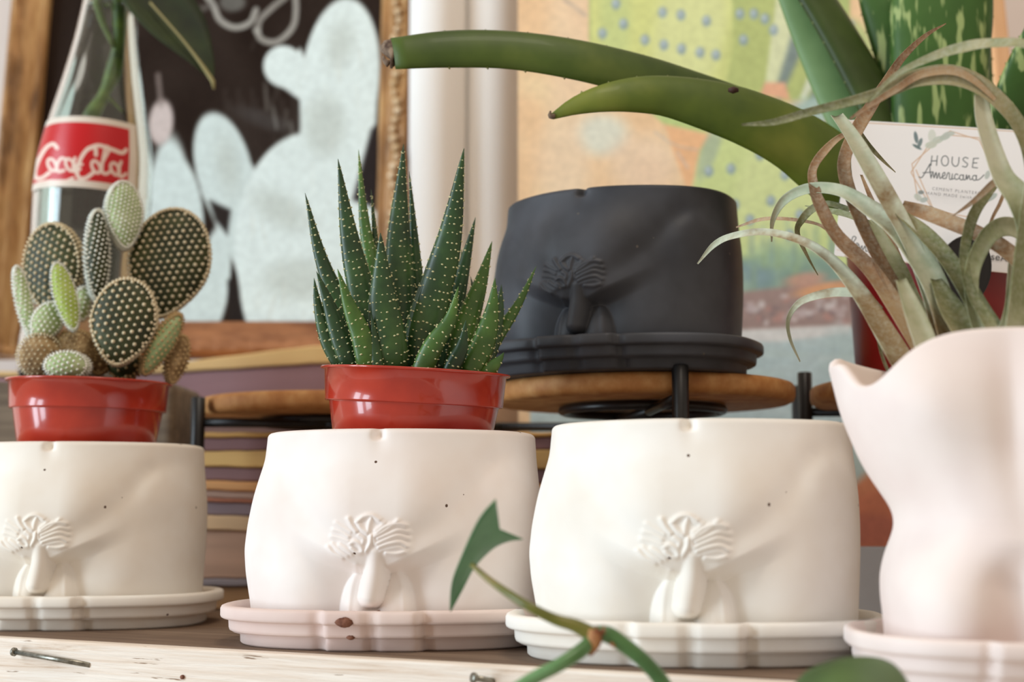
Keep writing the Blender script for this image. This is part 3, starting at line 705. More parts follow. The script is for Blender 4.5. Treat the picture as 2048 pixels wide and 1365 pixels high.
for (px, py, r) in ((686, 1246, .0042), (699, 1276, .0020), (762, 1216, .0008)):
    pp = U(px, py, .6745 if py > 1230 else .68); V, Fc = lathe([(r*math.sin(a), -r*.55*math.cos(a)) for a in np.linspace(.05, 3.09, 7)], 14, (0, 0, 0))
    V = np.array(V)*(1, .35, 1)*(1+.12*np.sin(np.arange(len(V))*1.7))[:, None]
    s = PL1[1]; tgt = 9
    # sit on the saucer front: search the nearest front surface point
    co_ = np.array([tuple(s.matrix_world@v.co) for v in SM.vertices]); X_, Y_ = proj(co_); k = np.argmin((X_-px)**2+(Y_-py)**2+np.where(co_[:, 1] > .70, 1e6, 0)); q = co_[k]
    o = obj('chip', V+q+np.array((0, -.0001, 0)), Fc, M['chip'], s)

# ------------------------------------------------------------ pink female torso planter, near right
def bust():
    D = .575; cx = U(2012, 1000, D)[0]; b0 = .0061
    # half widths by height (from the photo's left outline), px
    ys = np.array([1250, 1180, 1130, 1085, 1045, 1030, 1000, 930, 830, 745, 712, 690])
    lx = np.array([1757, 1750, 1754, 1772, 1789, 1788, 1768, 1722, 1682, 1662, 1655, 1652])
    zs_ = np.array([U(1700, y, D)[2] for y in ys])-b0; hw = (2010-lx)*D/F*.962
    na, nz2 = 360, 200; t = np.linspace(-1, 1, na, endpoint=False); a = np.pi*t
    def topz(a):
        z_dip = U(1790, 768, D-.03)[2]; z_sh = U(1670, 728, D)[2]; z_fr = U(2080, 655, D-.04)[2]
        s = np.abs(np.sin(a)); f = np.cos(a)
        base = z_fr-(z_fr-z_dip)*np.exp(-((np.abs(a)-.95)/.42)**2)
        base = base+(z_sh-base)*ssmooth((s-.86)/.12)
        back = z_dip+.012-.004*np.cos(2*a)
        return np.where(f > 0, base, base+(back-base)*ssmooth(-f/.25))-b0-.001
    tz = topz(a); V = []
    rows_ = np.linspace(0, 1, nz2)
    for r_ in rows_:
        z = tz*r_; h = np.mean([np.interp(z+dz_, zs_[::1], hw) for dz_ in np.linspace(-.006, .006, 9)], axis=0)
        sx = np.sign(np.sin(a))*np.abs(np.sin(a))**.95; cyy = np.sign(np.cos(a))*np.abs(np.cos(a))**.95
        dep = np.mean([np.interp(z+dz_, [0, .03, .045, .07, .10, .14], [.052, .054, .046, .047, .050, .040]) for dz_ in np.linspace(-.012, .012, 9)], axis=0)
        X = h*sx; Y = -dep*cyy; x = X/h*.92; zz2 = z
        f = ssmooth((np.cos(a)-.05)/.4)
        Y = Y-f*(.010*np.exp(-((np.abs(x)-.62)/.34)**2-((zz2-.022)/.026)**2)       # thighs
                 - .009*np.exp(-((x+.02)/.20)**2)*(1-ssmooth((zz2-.03)/.02))        # gap
                 + .005*np.exp(-(x/.5)**2-((zz2-.052)/.026)**2)                      # belly
                 - .003*np.exp(-((np.abs(x)-.62)/.15)**2-((zz2-.060)/.022)**2)
                 + .010*np.exp(-((np.abs(x)-.52)/.33)**2-((zz2-.100)/.026)**2)      # breasts
                 - .003*np.exp(-(x/.12)**2-((zz2-.095)/.03)**2))
        V.append(np.stack([X, Y, z], -1))
    lastX, lastY, lz = V[-1][:, 0], V[-1][:, 1], tz
    for s_, dz in ((.975, .0012), (.945, .0012), (.92, -.001), (.82, -.014), (.62, -.045)): V.append(np.stack([lastX*s_, lastY*s_, lz+dz], -1))
    V.append(np.stack([lastX*.42, lastY*.5, np.full(na, .02)], -1)); V.append(np.stack([lastX*.01, lastY*.01, np.full(na, .02)], -1))
    V = np.vstack(V); Fc = grid_faces(na, nz2+7, True); Fc.append(tuple(reversed(range(na))))
    m = mesh('bust_planter', V, Fc, M['cement_rose'])
    o = place(m, 'bust_planter', (cx, D, b0), math.radians(-14), M['cement_rose'], 'pale pink cement female torso planter, nearest on the right, holding the air plant', 'planter')
    s = place(SM, 'saucer', (cx, D, 0), math.radians(-8), M['cement_rose'], 'pale pink stepped saucer under the near female torso planter', 'saucer')
    s.scale = (.0665*0+ (2010-1690)*D/F/.0868, .97, 1.0)
    return o, s
BUST = bust()

# ------------------------------------------------------------ red nursery pots
def nursery_pot(root, r, hgt, mat, band=.0175, taper=.80, name='pot'):
    """local coords: rim at z = 0, base at -hgt"""
    rb = r*taper; lo = lambda z: r*.915-(r*.915-rb)*(-z-band)/(hgt-band)
    prof = [(.0005, -hgt), (rb-.001, -hgt), (rb, -hgt+.001), (lo(-band-.0004), -band-.0004), (r*.915, -band), (r*.955, -band-.0002), (r*.958, -band+.0006), (r*.98, -.0016), (r+.0008, -.0013), (r+.0012, -.0006), (r+.0008, 0), (r*.975, 0), (r*.965, -.0015), (r*.92, -band), (r*.88, -band-.004), (rb-.002, -hgt+.002), (.0005, -hgt+.002)]
    V, Fc = lathe(prof, 96); return obj(name, V, Fc, mat, root, True, False)
def soil(root, r, z):
    n = 40; V = [(0, 0, z+.002)]; 
    for k in range(1, 12):
        rr_ = r*k/11
        for i in range(n):
            a = 2*math.pi*i/n; V.append((rr_*math.cos(a), rr_*math.sin(a), z+.0015*math.sin(a*7+k)+.001*random.random()))
    Fc = [(0, 1+i, 1+(i+1) % n) for i in range(n)]
    for k in range(10):
        for i in range(n): a = 1+k*n+i; b = 1+k*n+(i+1) % n; Fc.append((a, a+n, b+n, b))
    o = obj('soil', V, Fc, M['soil'], root, True, False); return o

ICO = None
def blob(c, r, sq=(1, 1, 1), R=None):
    """12-vertex icosahedron"""
    global ICO
    if ICO is None:
        p = (1+5**.5)/2; v = np.array([(-1, p, 0), (1, p, 0), (-1, -p, 0), (1, -p, 0), (0, -1, p), (0, 1, p), (0, -1, -p), (0, 1, -p), (p, 0, -1), (p, 0, 1), (-p, 0, -1), (-p, 0, 1)]); v = nrm(v)
        f = [(0, 11, 5), (0, 5, 1), (0, 1, 7), (0, 7, 10), (0, 10, 11), (1, 5, 9), (5, 11, 4), (11, 10, 2), (10, 7, 6), (7, 1, 8), (3, 9, 4), (3, 4, 2), (3, 2, 6), (3, 6, 8), (3, 8, 9), (4, 9, 5), (2, 4, 11), (6, 2, 10), (8, 6, 7), (9, 8, 1)]
        ICO = (v, f)
    v = ICO[0]*np.array(sq)*r
    if R is not None: v = v@R.T
    return v+c, ICO[1]

# --- haworthia
HDp = .745
c_ = U(832, 742, HDp); haw = empty('potted_haworthia', tuple(c_), (math.radians(-3.2), math.radians(2.9), 0))
haw.rotation_euler = (math.radians(3.4), math.radians(2.9), 0); haw.matrix_world = Matrix.Translation(Vector(c_))@Euler(haw.rotation_euler).to_matrix().to_4x4()
tag(haw, 'spiky dark green haworthia with white dots in red plastic pot on blush planter', 'potted plant')
nursery_pot(haw, .0487, .052, M['red_plastic']); soil(haw, .0455, -.0045)
def haw_leaf(pts, wpx, dz, mat, dense=1.0, dots=True):
    """pts base->tip in px, wpx = max width px, dz depth offset at the base / tip"""
    d0 = HDp+dz[0]; d1 = HDp+dz[1]; k = len(pts); P = [U(a, b, d0+(d1-d0)*i/(k-1)) for i, (a, b) in enumerate(pts)]
    Wm = pw(wpx, HDp)*1.10; n = 30
    base = catmull(np.array(P), n); tt = np.linspace(0, 1, n)
    Wd = Wm*np.interp(tt, [0, .12, .3, .5, .7, .85, .95, 1], [.92, 1, .95, .78, .50, .27, .11, .015])
    prof = [(math.cos(a), .52*math.sin(a)+(.12 if math.sin(a) > 0 else 0)) for a in np.linspace(0, 2*math.pi, 16, endpoint=False)]
    cen = np.array(c_); out = np.array((base[-1][0]-cen[0], min(base[0][1]-cen[1], 0)*1.0-.35*abs(Wm)/Wm*.05-.03, 0)); 
    face = np.array((0, -1, .15))
    V, Fc, (c, side, nor, wd) = sweep(base, Wd, prof, face, n=n)
    L = obj('leaf', V, Fc, mat, haw)
    mb = MB(); length = np.linalg.norm(np.diff(base, axis=0), axis=1).sum(); rowsn = int(length/.0044*dense)
    for r_ in range(1, rowsn):
        t = r_/rowsn; i = t*(n-1); i0 = int(i); f_ = i-i0
        if i0 >= n-2: continue
        cc = c[i0]*(1-f_)+c[i0+1]*f_; s_ = side[i0]; nn = nor[i0]; wv = wd[i0]*(1-f_)+wd[i0+1]*f_; tn = np.cross(nn, s_)
        nd = max(3, int(wv/.0015*dense)) 
        off = random.random()*.5
        for q in range(nd+1):
            a = math.pi*(q+off+.25*random.random())/(nd+.3)
            if a > math.pi or random.random() < .24: continue
            x_, y_ = math.cos(a), .52*math.sin(a)+.12
            shift = (-.0016*math.sin(a)+.0009*random.uniform(-1, 1))
            pc = cc+s_*x_*wv/2+nn*y_*wv/2+tn*shift
            r2 = (.00032+.00026*random.random())*min(1, .6+wv/.012)
            R = np.stack([s_, nn, tn], 1); mb.add(*blob(pc, r2, (1.5, .8, 1), R))
        for sgn in (-1, 1):
            pc = cc+sgn*s_*wv/2*1.02; R = np.stack([s_, nn, tn], 1); mb.add(*blob(pc, .00033, (1.4, 1, 1), R))
    if mb.v: tag(mb.build('tubercles', M['tubercle'], L), kind='stuff')
HL = [  # points base->tip, width, depth offsets, light?
 ([(745, 735), (752, 590), (729, 446), (717, 299)], 36, (.012, .03), 1), ([(770, 735), (757, 560), (742, 378)], 24, (.014, .03), 0),
 ([(808, 735), (801, 640), (798, 468), (807, 288)], 66, (.006, .012), 0), ([(840, 735), (836, 600), (829, 490), (819, 343)], 30, (.016, .02), 0),
 ([(905, 740), (908, 640), (923, 560), (923, 499)], 32, (.02, .03), 1), ([(878, 742), (893, 670), (925, 545), (951, 435)], 44, (.012, .014), 0),
 ([(934, 745), (948, 690), (950, 600), (941, 553)], 30, (.02, .03), 0),
 ([(745, 735), (735, 640), (700, 480), (676, 318)], 56, (-.002, -.006), 0), ([(728, 735), (702, 660), (645, 525), (610, 386)], 40, (0, .0), 0),
 ([(838, 742), (852, 650), (898, 481), (928, 297)], 70, (-.006, -.016), 0), ([(780, 738), (777, 690), (766, 600), (761, 466)], 68, (-.018, -.022), 0),
 ([(912, 745), (930, 660), (960, 570), (984, 483)], 48, (-.002, -.002), 1), ([(962, 742), (985, 690), (1037, 608), (1073, 532)], 27, (.012, .012), 1),
 ([(960, 745), (984, 680), (998, 625), (1003, 569)], 36, (.004, .01), 0), ([(938, 748), (966, 690), (984, 620), (990, 556)], 46, (-.014, -.012), 1),
 ([(738, 738), (722, 670), (698, 610), (675, 538)], 40, (-.022, -.03), 1), ([(706, 735), (683, 680), (655, 600), (633, 543)], 40, (-.012, -.018), 0), ([(686, 735), (656, 680), (636, 610), (628, 556)], 32, (-.008, -.012), 0),
 ([(842, 745), (868, 690), (900, 640), (917, 573)], 38, (-.03, -.034), 1), ([(972, 752), (985, 735), (1000, 718), (1008, 705)], 26, (-.016, -.02), 1), ([(756, 738), (750, 690), (746, 650), (742, 630)], 22, (-.024, -.026), 0),
 ([(900, 745), (915, 715), (925, 690), (932, 640)], 30, (-.02, -.02), 0),
]
for p_, w_, dz_, lt in HL: haw_leaf(p_, w_, dz_, M['haworthia_light'] if lt else M['haworthia'])

# --- prickly pear
CD = .866; c0 = U(180, 764, CD); cac = empty('potted_prickly_pear', tuple(c0), (math.radians(1.2), math.radians(1.2), 0))
tag(cac, 'bunny ear prickly pear with cream bristle dots in a shiny red plastic pot', 'potted plant')
nursery_pot(cac, .0482, .052, M['red_plastic']); soil(cac, .045, -.006)
def pad(cx, cy, wpx, hpx, rot, yaw, thick, d, mat, tm, spacing=.0046, narrow=.35, hair=1.7, tr=.00122, lean=0):
    """flattened pad; rot = image-plane tilt (deg, clockwise), yaw = turn about its own axis"""
    d = CD+d; c = U(cx, cy, d); a = pw(wpx, d)/2; b = pw(hpx, d)/2
    R = np.array((Euler((0, math.radians(rot), 0)).to_matrix() @ Euler((math.radians(lean), 0, 0)).to_matrix() @ Euler((0, 0, math.radians(yaw))).to_matrix()))
    def surf(u, v, s=1.0):                                # u, v in the unit disc, s side
        r2 = np.clip(1-u*u-v*v, 0, 1); nar = 1-narrow*np.clip(-v, 0, 1)**1.5
        return np.stack([a*u*nar, s*thick*np.power(r2, .42), b*v+0*u], -1)
    nl, nb = 28, 40; V = []
    for j in range(nl+1):
        ph = math.pi*j/nl-math.pi/2
        for i in range(nb):
            la = 2*math.pi*i/nb; v = math.sin(ph); u = math.cos(ph)*math.cos(la); s = math.cos(ph)*math.sin(la)
            nar = 1-narrow*max(-v, 0)**1.5; V.append((a*u*nar, thick*math.copysign(abs(s)**.84, s), b*v))
    V = np.array(V)@R.T+c; P = obj('pad', V, grid_faces(nb, nl+1, True), mat, cac)
    mb = MB()
    def tuft(pl, nl_, k=5, L=.0014):
        p = pl@R.T+c; n_ = nl_@R.T; mb.add(*blob(p, tr*random.uniform(.8, 1.15)))
        for _ in range(int(k*hair)):
            dr = nrm(n_+np.array([random.gauss(0, .55) for _ in range(3)])); s = nrm(np.cross(dr, (.3, .5, .8)))*.00013; s2 = nrm(np.cross(dr, s))*.00013
            q = p+n_*.0002; mb.add([q-s, q+s, q+s2*1.5, q+dr*L*random.uniform(.6, 1.1)], [(0, 1, 3), (1, 2, 3), (2, 0, 3)])
    sp = spacing
    for side in (-1, 1):
        for i in range(-40, 41):
            for j in range(-40, 41):
                x = sp*(i+.5*(j % 2)); z = sp*.80*j
                x, z = x*math.cos(.35)-z*math.sin(.35)*1.0, x*math.sin(.35)+z*math.cos(.35)
                v = z/b; 
                if abs(v) > .985: continue
                nar = 1-narrow*max(-v, 0)**1.5; u = x/(a*nar)
                if u*u+v*v > .955: continue
                p0 = surf(np.array(u), np.array(v), side); n0 = nrm(np.array((u/a, side*math.sqrt(max(1-u*u-v*v, .01))/max(thick, .002)*.9, v/b)))
                tuft(p0, n0)
    peri = math.pi*(a+b); ne = int(peri/(sp*.55))
    for k in range(ne):
        for off in (-.4, 0, .4):
            g = 2*math.pi*(k+.5*(off != 0))/ne; v = math.sin(g); nar = 1-narrow*max(-v, 0)**1.5
            n0 = nrm(np.array((math.cos(g)/a, off*60, math.sin(g)/b))); tuft(np.array((a*math.cos(g)*nar*(1-.04*abs(off)), off*thick*1.1, b*v*(1-.04*abs(off)))), n0, 8, .0019)
    tag(mb.build('bristles', tm, P), kind='stuff')
g, gw, gt = M['glochid'], M['glochid_white'], M['glochid_tan']
pad(338, 527, 160, 226, 12, 10, .0085, .020, M['cactus'], g, lean=0)
pad(108, 537, 128, 184, -4, -14, .008, .015, M['cactus'], g)
pad(247, 432, 72, 138, -4, 30, .009, .006, M['cactus_pale'], gw, .0028, .4, 2.4, .0009)
pad(194, 512, 46, 188, -2, 30, .0075, .000, M['cactus'], gw, .0032, .2, 1.8, .0009)
pad(248, 645, 128, 178, 9, 6, .0085, -.020, M['cactus'], g, .0047)
pad(131, 594, 42, 142, -17, 20, .006, -.022, M['cactus_new'], gw, .0030, .2, 1.0, .0005)
pad(48, 606, 28, 150, -14, 30, .0055, -.005, M['cactus_pale'], gw, .0030, .3, 2, .0009)
pad(94, 645, 56, 86, 26, 10, .006, -.012, M['cactus_pale'], gw, .0032, .4, 2, .0009)
pad(165, 608, 30, 66, 0, 30, .006, .005, M['cactus_pale'], gw, .0034, .2, 2, .0009)
pad(323, 688, 44, 140, 30, 30, .007, -.012, M['cactus_pale'], gt, .0034, .3, 2.2, .0009)
pad(352, 718, 44, 96, 12, 40, .007, .0, M['cactus_old'], gt, .0034, .3, 2.2, .0009)
pad(88, 715, 92, 88, 20, 0, .016, -.010, M['cactus_old'], g, .0034, .0, 3.0, .0007)
pad(150, 708, 96, 92, 0, 0, .014, -.004, M['cactus_old'], gt, .0034, .0, 3.0, .0007)
pad(136, 733, 84, 56, 0, 0, .010, -.034, M['cactus_pale'], gw, .0032, .0, 2, .0009)
pad(205, 700, 60, 100, 10, 10, .010, .0, M['cactus_old'], gt, .0040, .2, 2.0)
pad(250, 730, 70, 60, 0, 0, .012, .004, M['cactus'], gt, .005, .2)

# ------------------------------------------------------------ aloe in dark red pot on the right shelf of the stand
AX, AYd = U(1872, 600, .865)[0], .865
rimz = U(1872, 366, .865-.05)[2]; ph_ = rimz-ZB-.0003
al = empty('potted_aloe', (AX, AYd, rimz)); tag(al, 'large aloe with long arching leaves in a dark red pot on the stand', 'potted plant')
nursery_pot(al, .0585, ph_, M['dark_red_plastic'], .02, .84); soil(al, .054, -.008)
def aloe_mat(name, c1, c2, c3, spots):
    t = NT(name); co = t.coord((1, 1, 1)); nz = t.noise(co, 14, 4)
    c = t.ramp(nz, [(.3, c1), (.52, c2), (.75, c3)])
    if spots:
        cs = t.coord((190, 190, 34)); n2 = t.noise(cs, 1.0, 2, .5, .0); c = t.mix(t.ramp(n2, [(.55, K0), (.63, W1)]), c, srgb(158, 176, 112))
    t.base(c); t.bump(t.noise(co, 120), .12, .0006); t.set(Roughness=.5, Coat_Weight=.03, Specular_IOR_Level=.35); return t.m
AM = aloe_mat('aloe_green', srgb(50, 70, 24), srgb(76, 96, 34), srgb(112, 124, 54), False)
AM2 = aloe_mat('aloe_yellow_green', srgb(58, 78, 20), srgb(88, 106, 30), srgb(130, 138, 54), False)
AM3 = aloe_mat('aloe_spotted', srgb(44, 76, 26), srgb(62, 98, 38), srgb(90, 122, 60), True)
AM4 = aloe_mat('aloe_dark', srgb(40, 54, 18), srgb(58, 78, 26), srgb(84, 106, 46), False)
tooth = plain('aloe_teeth', srgb(168, 172, 110), .5); dry = mottled('dry_tip', srgb(70, 50, 40), srgb(150, 130, 110), 200, .9)
def aloe_leaf(pts, W, mat, facing=(0, -1, .2), thick=.42, n=44, teeth=(1,), tsp=9):
    P = [U(a, b, d) for a, b, d in pts]; Wd = [pw(w_, p_[2])*1.13 for w_, p_ in zip(W, pts)]
    k = 20; prof = []
    for i in range(k):
        a = 2*math.pi*i/k; s, c = math.sin(a), math.cos(a)
        prof.append((c, thick*abs(s)**.9*(1 if s > 0 else -.35)))
    V, Fc, (c, side, nor, wd) = sweep(P, Wd, prof, facing, n=n)
    L = obj('leaf', V, Fc, mat, al)
    mb = MB(); 
    for sg in teeth:
        for i in range(3, n-3, 3):
            p = c[i]+side[i]*sg*wd[i]/2*.97; tn = nrm(c[i+1]-c[i]); s = side[i]*sg; h = .0016
            mb.add([p-tn*.0011, p+tn*.0011, p+nor[i]*.0007, p+s*h-tn*.0004, p-nor[i]*.0006], [(0, 1, 3), (1, 2, 3), (2, 0, 3), (0, 4, 3), (4, 1, 3)])
    if mb.v: tag(mb.build('teeth', tooth, L), kind='stuff')
    return L
La = aloe_leaf([(1790, 420, .85), (1700, 345, .835), (1600, 282, .825), (1480, 225, .815), (1380, 186, .805), (1280, 152, .795), (1150, 120, .785), (1020, 101, .78), (900, 99, .775), (786, 108, .77)],
          [100, 112, 104, 98, 92, 88, 84, 80, 78, 66], AM, (0, -1, .25), teeth=(1, -1))
e = U(780, 108, .77)
V, Fc = sweep([U(790, 108, .77), U(779, 107, .77), U(773, 112, .77)], [pw(70, .77), pw(66, .77), pw(30, .77)], circ(12, .4), (0, -1, .2), n=6)[:2]; tag(obj('cut_end', V, Fc, dry, La), 'dry brown cut tip')
V, Fc = tube([U(778, 128, .768), U(770, 122, .768), U(767, 112, .768)], [pw(16, .77), pw(10, .77), pw(4, .77)], 6); obj('dry_curl', V, Fc, dry, La)
Lb = aloe_leaf([(1790, 440, .83), (1680, 352, .81), (1590, 285, .80), (1500, 240, .79), (1420, 213, .785), (1334, 194, .78), (1270, 191, .775), (1205, 198, .77), (1150, 213, .768), (1104, 234, .765)],
          [120, 140, 132, 118, 106, 86, 74, 56, 36, 12], AM2, (0, -1, .25), teeth=(1,))
V, Fc = tube([U(1108, 233, .765), U(1100, 232, .764), U(1101, 222, .764)], [pw(12, .77), pw(10, .77), pw(3, .77)], 6); tag(obj('dry_tip', V, Fc, dry, Lb), 'dry brown tip')
pp = U(1469, 176, .765); V, Fc = blob(pp+np.array((0, .004, 0)), .0032, (1.1, 1.0, .6)); obj('brown_scar', V, Fc, plain('scar', srgb(62, 34, 22), .7), Lb)
aloe_leaf([(1835, 420, .87), (1790, 290, .875), (1735, 180, .88), (1680, 80, .885), (1625, -10, .89), (1570, -90, .895), (1530, -150, .90)], [130, 122, 112, 104, 96, 80, 50], AM4, (.75, -1, .25), .5, teeth=(1, -1))
aloe_leaf([(1880, 440, .865), (1878, 280, .862), (1880, 120, .862), (1884, 0, .865), (1888, -120, .87), (1890, -260, .88)], [150, 166, 178, 184, 160, 110], AM3, (-.1, -1, .1), .35, teeth=(1, -1))
aloe_leaf([(1850, 430, .875), (1830, 260, .88), (1800, 120, .885), (1765, 0, .89), (1735, -90, .90)], [70, 80, 86, 84, 50], AM3, (-.2, -1, .1), .4, teeth=(1, -1))
aloe_leaf([(1950, 440, .87), (1995, 320, .86), (2030, 230, .85), (2062, 130, .84), (2085, 40, .83)], [110, 110, 104, 88, 50], AM3, (.1, -1, .1), .35, teeth=(1, -1))
aloe_leaf([(1960, 430, .89), (1955, 250, .895), (1950, 100, .90), (1948, -60, .905)], [40, 56, 58, 50], AM3, (-.2, -1, .1), .4, teeth=(1,))

aloe_leaf([(1800, 440, .885), (1745, 330, .888), (1680, 205, .892), (1622, 80, .897), (1575, -30, .90), (1540, -120, .905)], [90, 84, 74, 62, 48, 30], aloe_mat('aloe_pale', srgb(104, 138, 84), srgb(126, 158, 104), srgb(150, 178, 126), False), (-.3, -1, .2), .35, teeth=())

# card on the pot
CRD = .80
cc_ = [U(1668, 512, CRD), U(2104, 556, CRD), U(2116, 266, CRD+.004), U(1697, 240, CRD+.004)]
def cardP(u, v, h=0):
    a = cc_[0]*(1-u)+cc_[1]*u; b = cc_[3]*(1-u)+cc_[2]*u; return a*(1-v)+b*v+np.array((0, -h, 0))
card = empty('business_card', tuple(cc_[0])); tag(card, 'white printed card with gold hexagon and script leaning on the aloe pot', 'card')
nu, nv = 380, 260; V = np.array([cardP(i/(nu-1), j/(nv-1), .0006) for j in range(nv) for i in range(nu)])
X, Y = proj(V); cv = Canvas(X, Y, (255, 254, 254)); GO = (222, 190, 162); INK = (104, 112, 116)
for pts in ([(1836, 401), (1824, 328), (1856, 300), (1900, 262), (1958, 280), (1985, 330)], [(1870, 428), (1822, 345), (1856, 292), (1895, 270), (1960, 276), (1990, 345), (1980, 400), (1935, 434), (1868, 422), (1832, 340)]):
    cv.line(pts, 1.1, GO, 1.2, .9, False)
cv.line([(1690, 512), (2060, 552)], 1.0, GO, 1.2, .9, False); cv.line([(1700, 244), (2080, 266)], 1.0, GO, 1.2, .9, False); cv.line([(1674, 500), (1700, 505), (1780, 515)], .8, GO, 1, .6, False)
for (a, b, r, q, ro, c) in ((1832, 275, 4, 12, -10, (110, 130, 134)), (1840, 286, 4, 10, 20, (120, 138, 140)), (1834, 294, 3, 10, -60, (104, 126, 128)), (1864, 272, 8, 13, 0, (226, 232, 222)), (1876, 280, 12, 7, -20, (206, 216, 204)), (1890, 274, 11, 6, -20, (196, 208, 198)),
                           (1862, 290, 12, 7, -10, (210, 218, 204)), (1898, 268, 12, 5, -10, (200, 210, 202)), (1836, 395, 9, 6, 40, (206, 214, 204)), (1848, 400, 8, 5, -20, (190, 202, 198)), (1975, 350, 5, 9, 20, (196, 206, 200)), (1982, 395, 14, 6, -30, (184, 198, 192)), (1966, 404, 12, 5, -40, (196, 208, 202)), (1842, 385, 6, 4, 0, (140, 150, 150)), (1862, 416, 5, 3, 30, (120, 128, 136))):
    cv.ell(a, b, r, q, c, ro, 2, .9)
# HOUSE
def T(pts, r=1.0, col=INK, curve=False): cv.line(pts, r, col, 1.0, 1, curve)
T([(1864, 312), (1862, 331)]); T([(1875, 312), (1873, 331)]); T([(1863, 322), (1874, 322)])
T(El(1890, 322, 7, 10), curve=True); T([(1905, 314), (1904, 325), (1908, 332), (1914, 332), (1917, 326), (1918, 315)], curve=True)
T([(1936, 317), (1930, 315), (1926, 319), (1930, 324), (1935, 328), (1932, 334), (1925, 333)], curve=True)
T([(1957, 317), (1947, 317), (1945, 335), (1955, 336)]); T([(1946, 326), (1954, 326)])
# Americana (script)
A = lambda p: T(p, .95, (96, 102, 106), True)
A([(1838, 354), (1844, 355), (1852, 342), (1860, 328)]); A([(1860, 328), (1860, 342), (1862, 356)]); A([(1846, 346), (1858, 345), (1864, 344)])
A([(1862, 356), (1866, 344), (1868, 356), (1872, 345), (1874, 357), (1878, 346), (1880, 357), (1884, 354)]); A([(1884, 354), (1890, 350), (1889, 345), (1885, 349), (1886, 357), (1892, 357)])
A([(1892, 357), (1896, 346), (1899, 348), (1899, 358), (1903, 358), (1905, 348), (1904, 358), (1909, 357)]); A([(1916, 350), (1912, 348), (1909, 354), (1912, 359), (1918, 357)])
A(El(1923, 355, 4, 5)); A([(1927, 350), (1927, 359), (1931, 359), (1933, 350), (1934, 359), (1938, 351), (1940, 359), (1945, 358)]); A(El(1949, 356, 4, 5)); A([(1953, 351), (1953, 360), (1960, 358), (1968, 350)])
# second script line at the bottom left of the card
A([(1706, 486), (1712, 476), (1706, 474), (1702, 490), (1706, 498), (1712, 494)]); A([(1712, 494), (1717, 489), (1713, 487), (1712, 497), (1718, 497)]); A([(1718, 490), (1719, 500), (1724, 492), (1725, 501), (1730, 492)]); A([(1731, 493), (1732, 503), (1736, 502)])
A([(1742, 495), (1738, 499), (1743, 502), (1738, 505)]); A([(1749, 484), (1746, 504), (1751, 505)]); A([(1744, 493), (1753, 494)]); A(El(1757, 502, 4, 5)); A([(1761, 498), (1764, 507), (1767, 499), (1770, 508), (1775, 507)])
m = mesh('card_face', V, grid_faces(nu, nv), vcol('printed_card', .55, False)); paint_attr(m, cv.c); link('card_face', m, card)
V = [cardP(u, v, h) for h in (-.0002, .0005) for v in (0, 1) for u in (0, 1)]; obj('card_stock', V, boxv(0, 1, 0, 1, 0, 1)[1], plain('card_stock', srgb(252, 251, 250), .7), card, False)
def text(s, px, py, hpx, col, name, spacing=1.0, skew=0):
    cu = bpy.data.curves.new(name, 'FONT'); cu.body = s; cu.size = 1; cu.space_character = spacing; cu.shear = skew
    to = bpy.data.objects.new('tmp', cu); COL.objects.link(to); dg = bpy.context.evaluated_depsgraph_get()
    me = bpy.data.meshes.new_from_object(to.evaluated_get(dg)); bpy.data.objects.remove(to)
    ux = nrm(cc_[1]-cc_[0]); uz = nrm(cc_[3]-cc_[0]); o_ = U(px, py, CRD-.0008); k = pw(hpx, CRD)/.70
    for v in me.vertices: q = o_+ux*v.co.x*k+uz*v.co.y*k; v.co = tuple(q)
    me.materials.append(plain('ink_'+name, col, .6)); ob = link('printed_text', me, card); return ob
text('CEMENT PLANTERS', 1864, 380, 6.3, srgb(130, 130, 134), 'a', 1.30); text('HAND MADE (with love)', 1852, 389, 6.3, srgb(130, 130, 134), 'b', 1.30); text('@houseAmericana', 1925, 514, 15, srgb(60, 60, 66), 'c', 1.05)
# glossy black oval in front of the card
bc = U(1925, 545, CRD-.012); V = []; nn_ = 48; R_ = np.array(Euler((0, math.radians(18), 0)).to_matrix())
for (k, y_) in ((.02, -.004), (.5, -.0038), (.86, -.003), (.93, -.0022), (.97, -.0034), (1.0, -.002), (1.0, .002), (.02, .002)):
    for i in range(nn_): a = 2*math.pi*i/nn_; V.append(np.array((k*pw(54, CRD)*math.cos(a), y_, k*pw(76, CRD)*math.sin(a)))@R_.T+bc)
o = obj('magnet_clip', V, grid_faces(nn_, 8, True), plain('gloss_black', srgb(16, 13, 13), .12)); tag(o, 'glossy black oval clip holding the white card on the aloe pot', 'clip')

# ------------------------------------------------------------ air plant in the pink torso
ap = empty('air_plant', tuple(U(1900, 740, .60))); tag(ap, 'silvery green air plant with curling brown-tinged leaves in the pink torso planter', 'air plant')
def air_mat(name, a, b, c):
    t = NT(name); nz = t.noise(t.coord((1, 1, 1)), 18, 5, .65); n2 = t.noise(t.coord((1, 1, 1)), 500, 3)
    base = t.ramp(nz, [(.40, a), (.5, b), (.60, c)]); t.base(t.mix(t.ramp(n2, [(.4, (.0, 0, 0, 1)), (.75, (.35, .35, .35, 1))]), base, srgb(196, 196, 180)))
    t.bump(n2, .2, .0003); t.set(Roughness=.75); return t.m
AS = [air_mat('air_silver', srgb(168, 178, 150), srgb(200, 204, 180), srgb(146, 122, 86)), air_mat('air_brown', srgb(120, 90, 64), srgb(158, 124, 92), srgb(184, 156, 120)),
      air_mat('air_olive', srgb(96, 104, 66), srgb(132, 134, 92), srgb(164, 156, 118)), air_mat('air_green', srgb(132, 140, 98), srgb(176, 182, 146), srgb(208, 210, 184))]
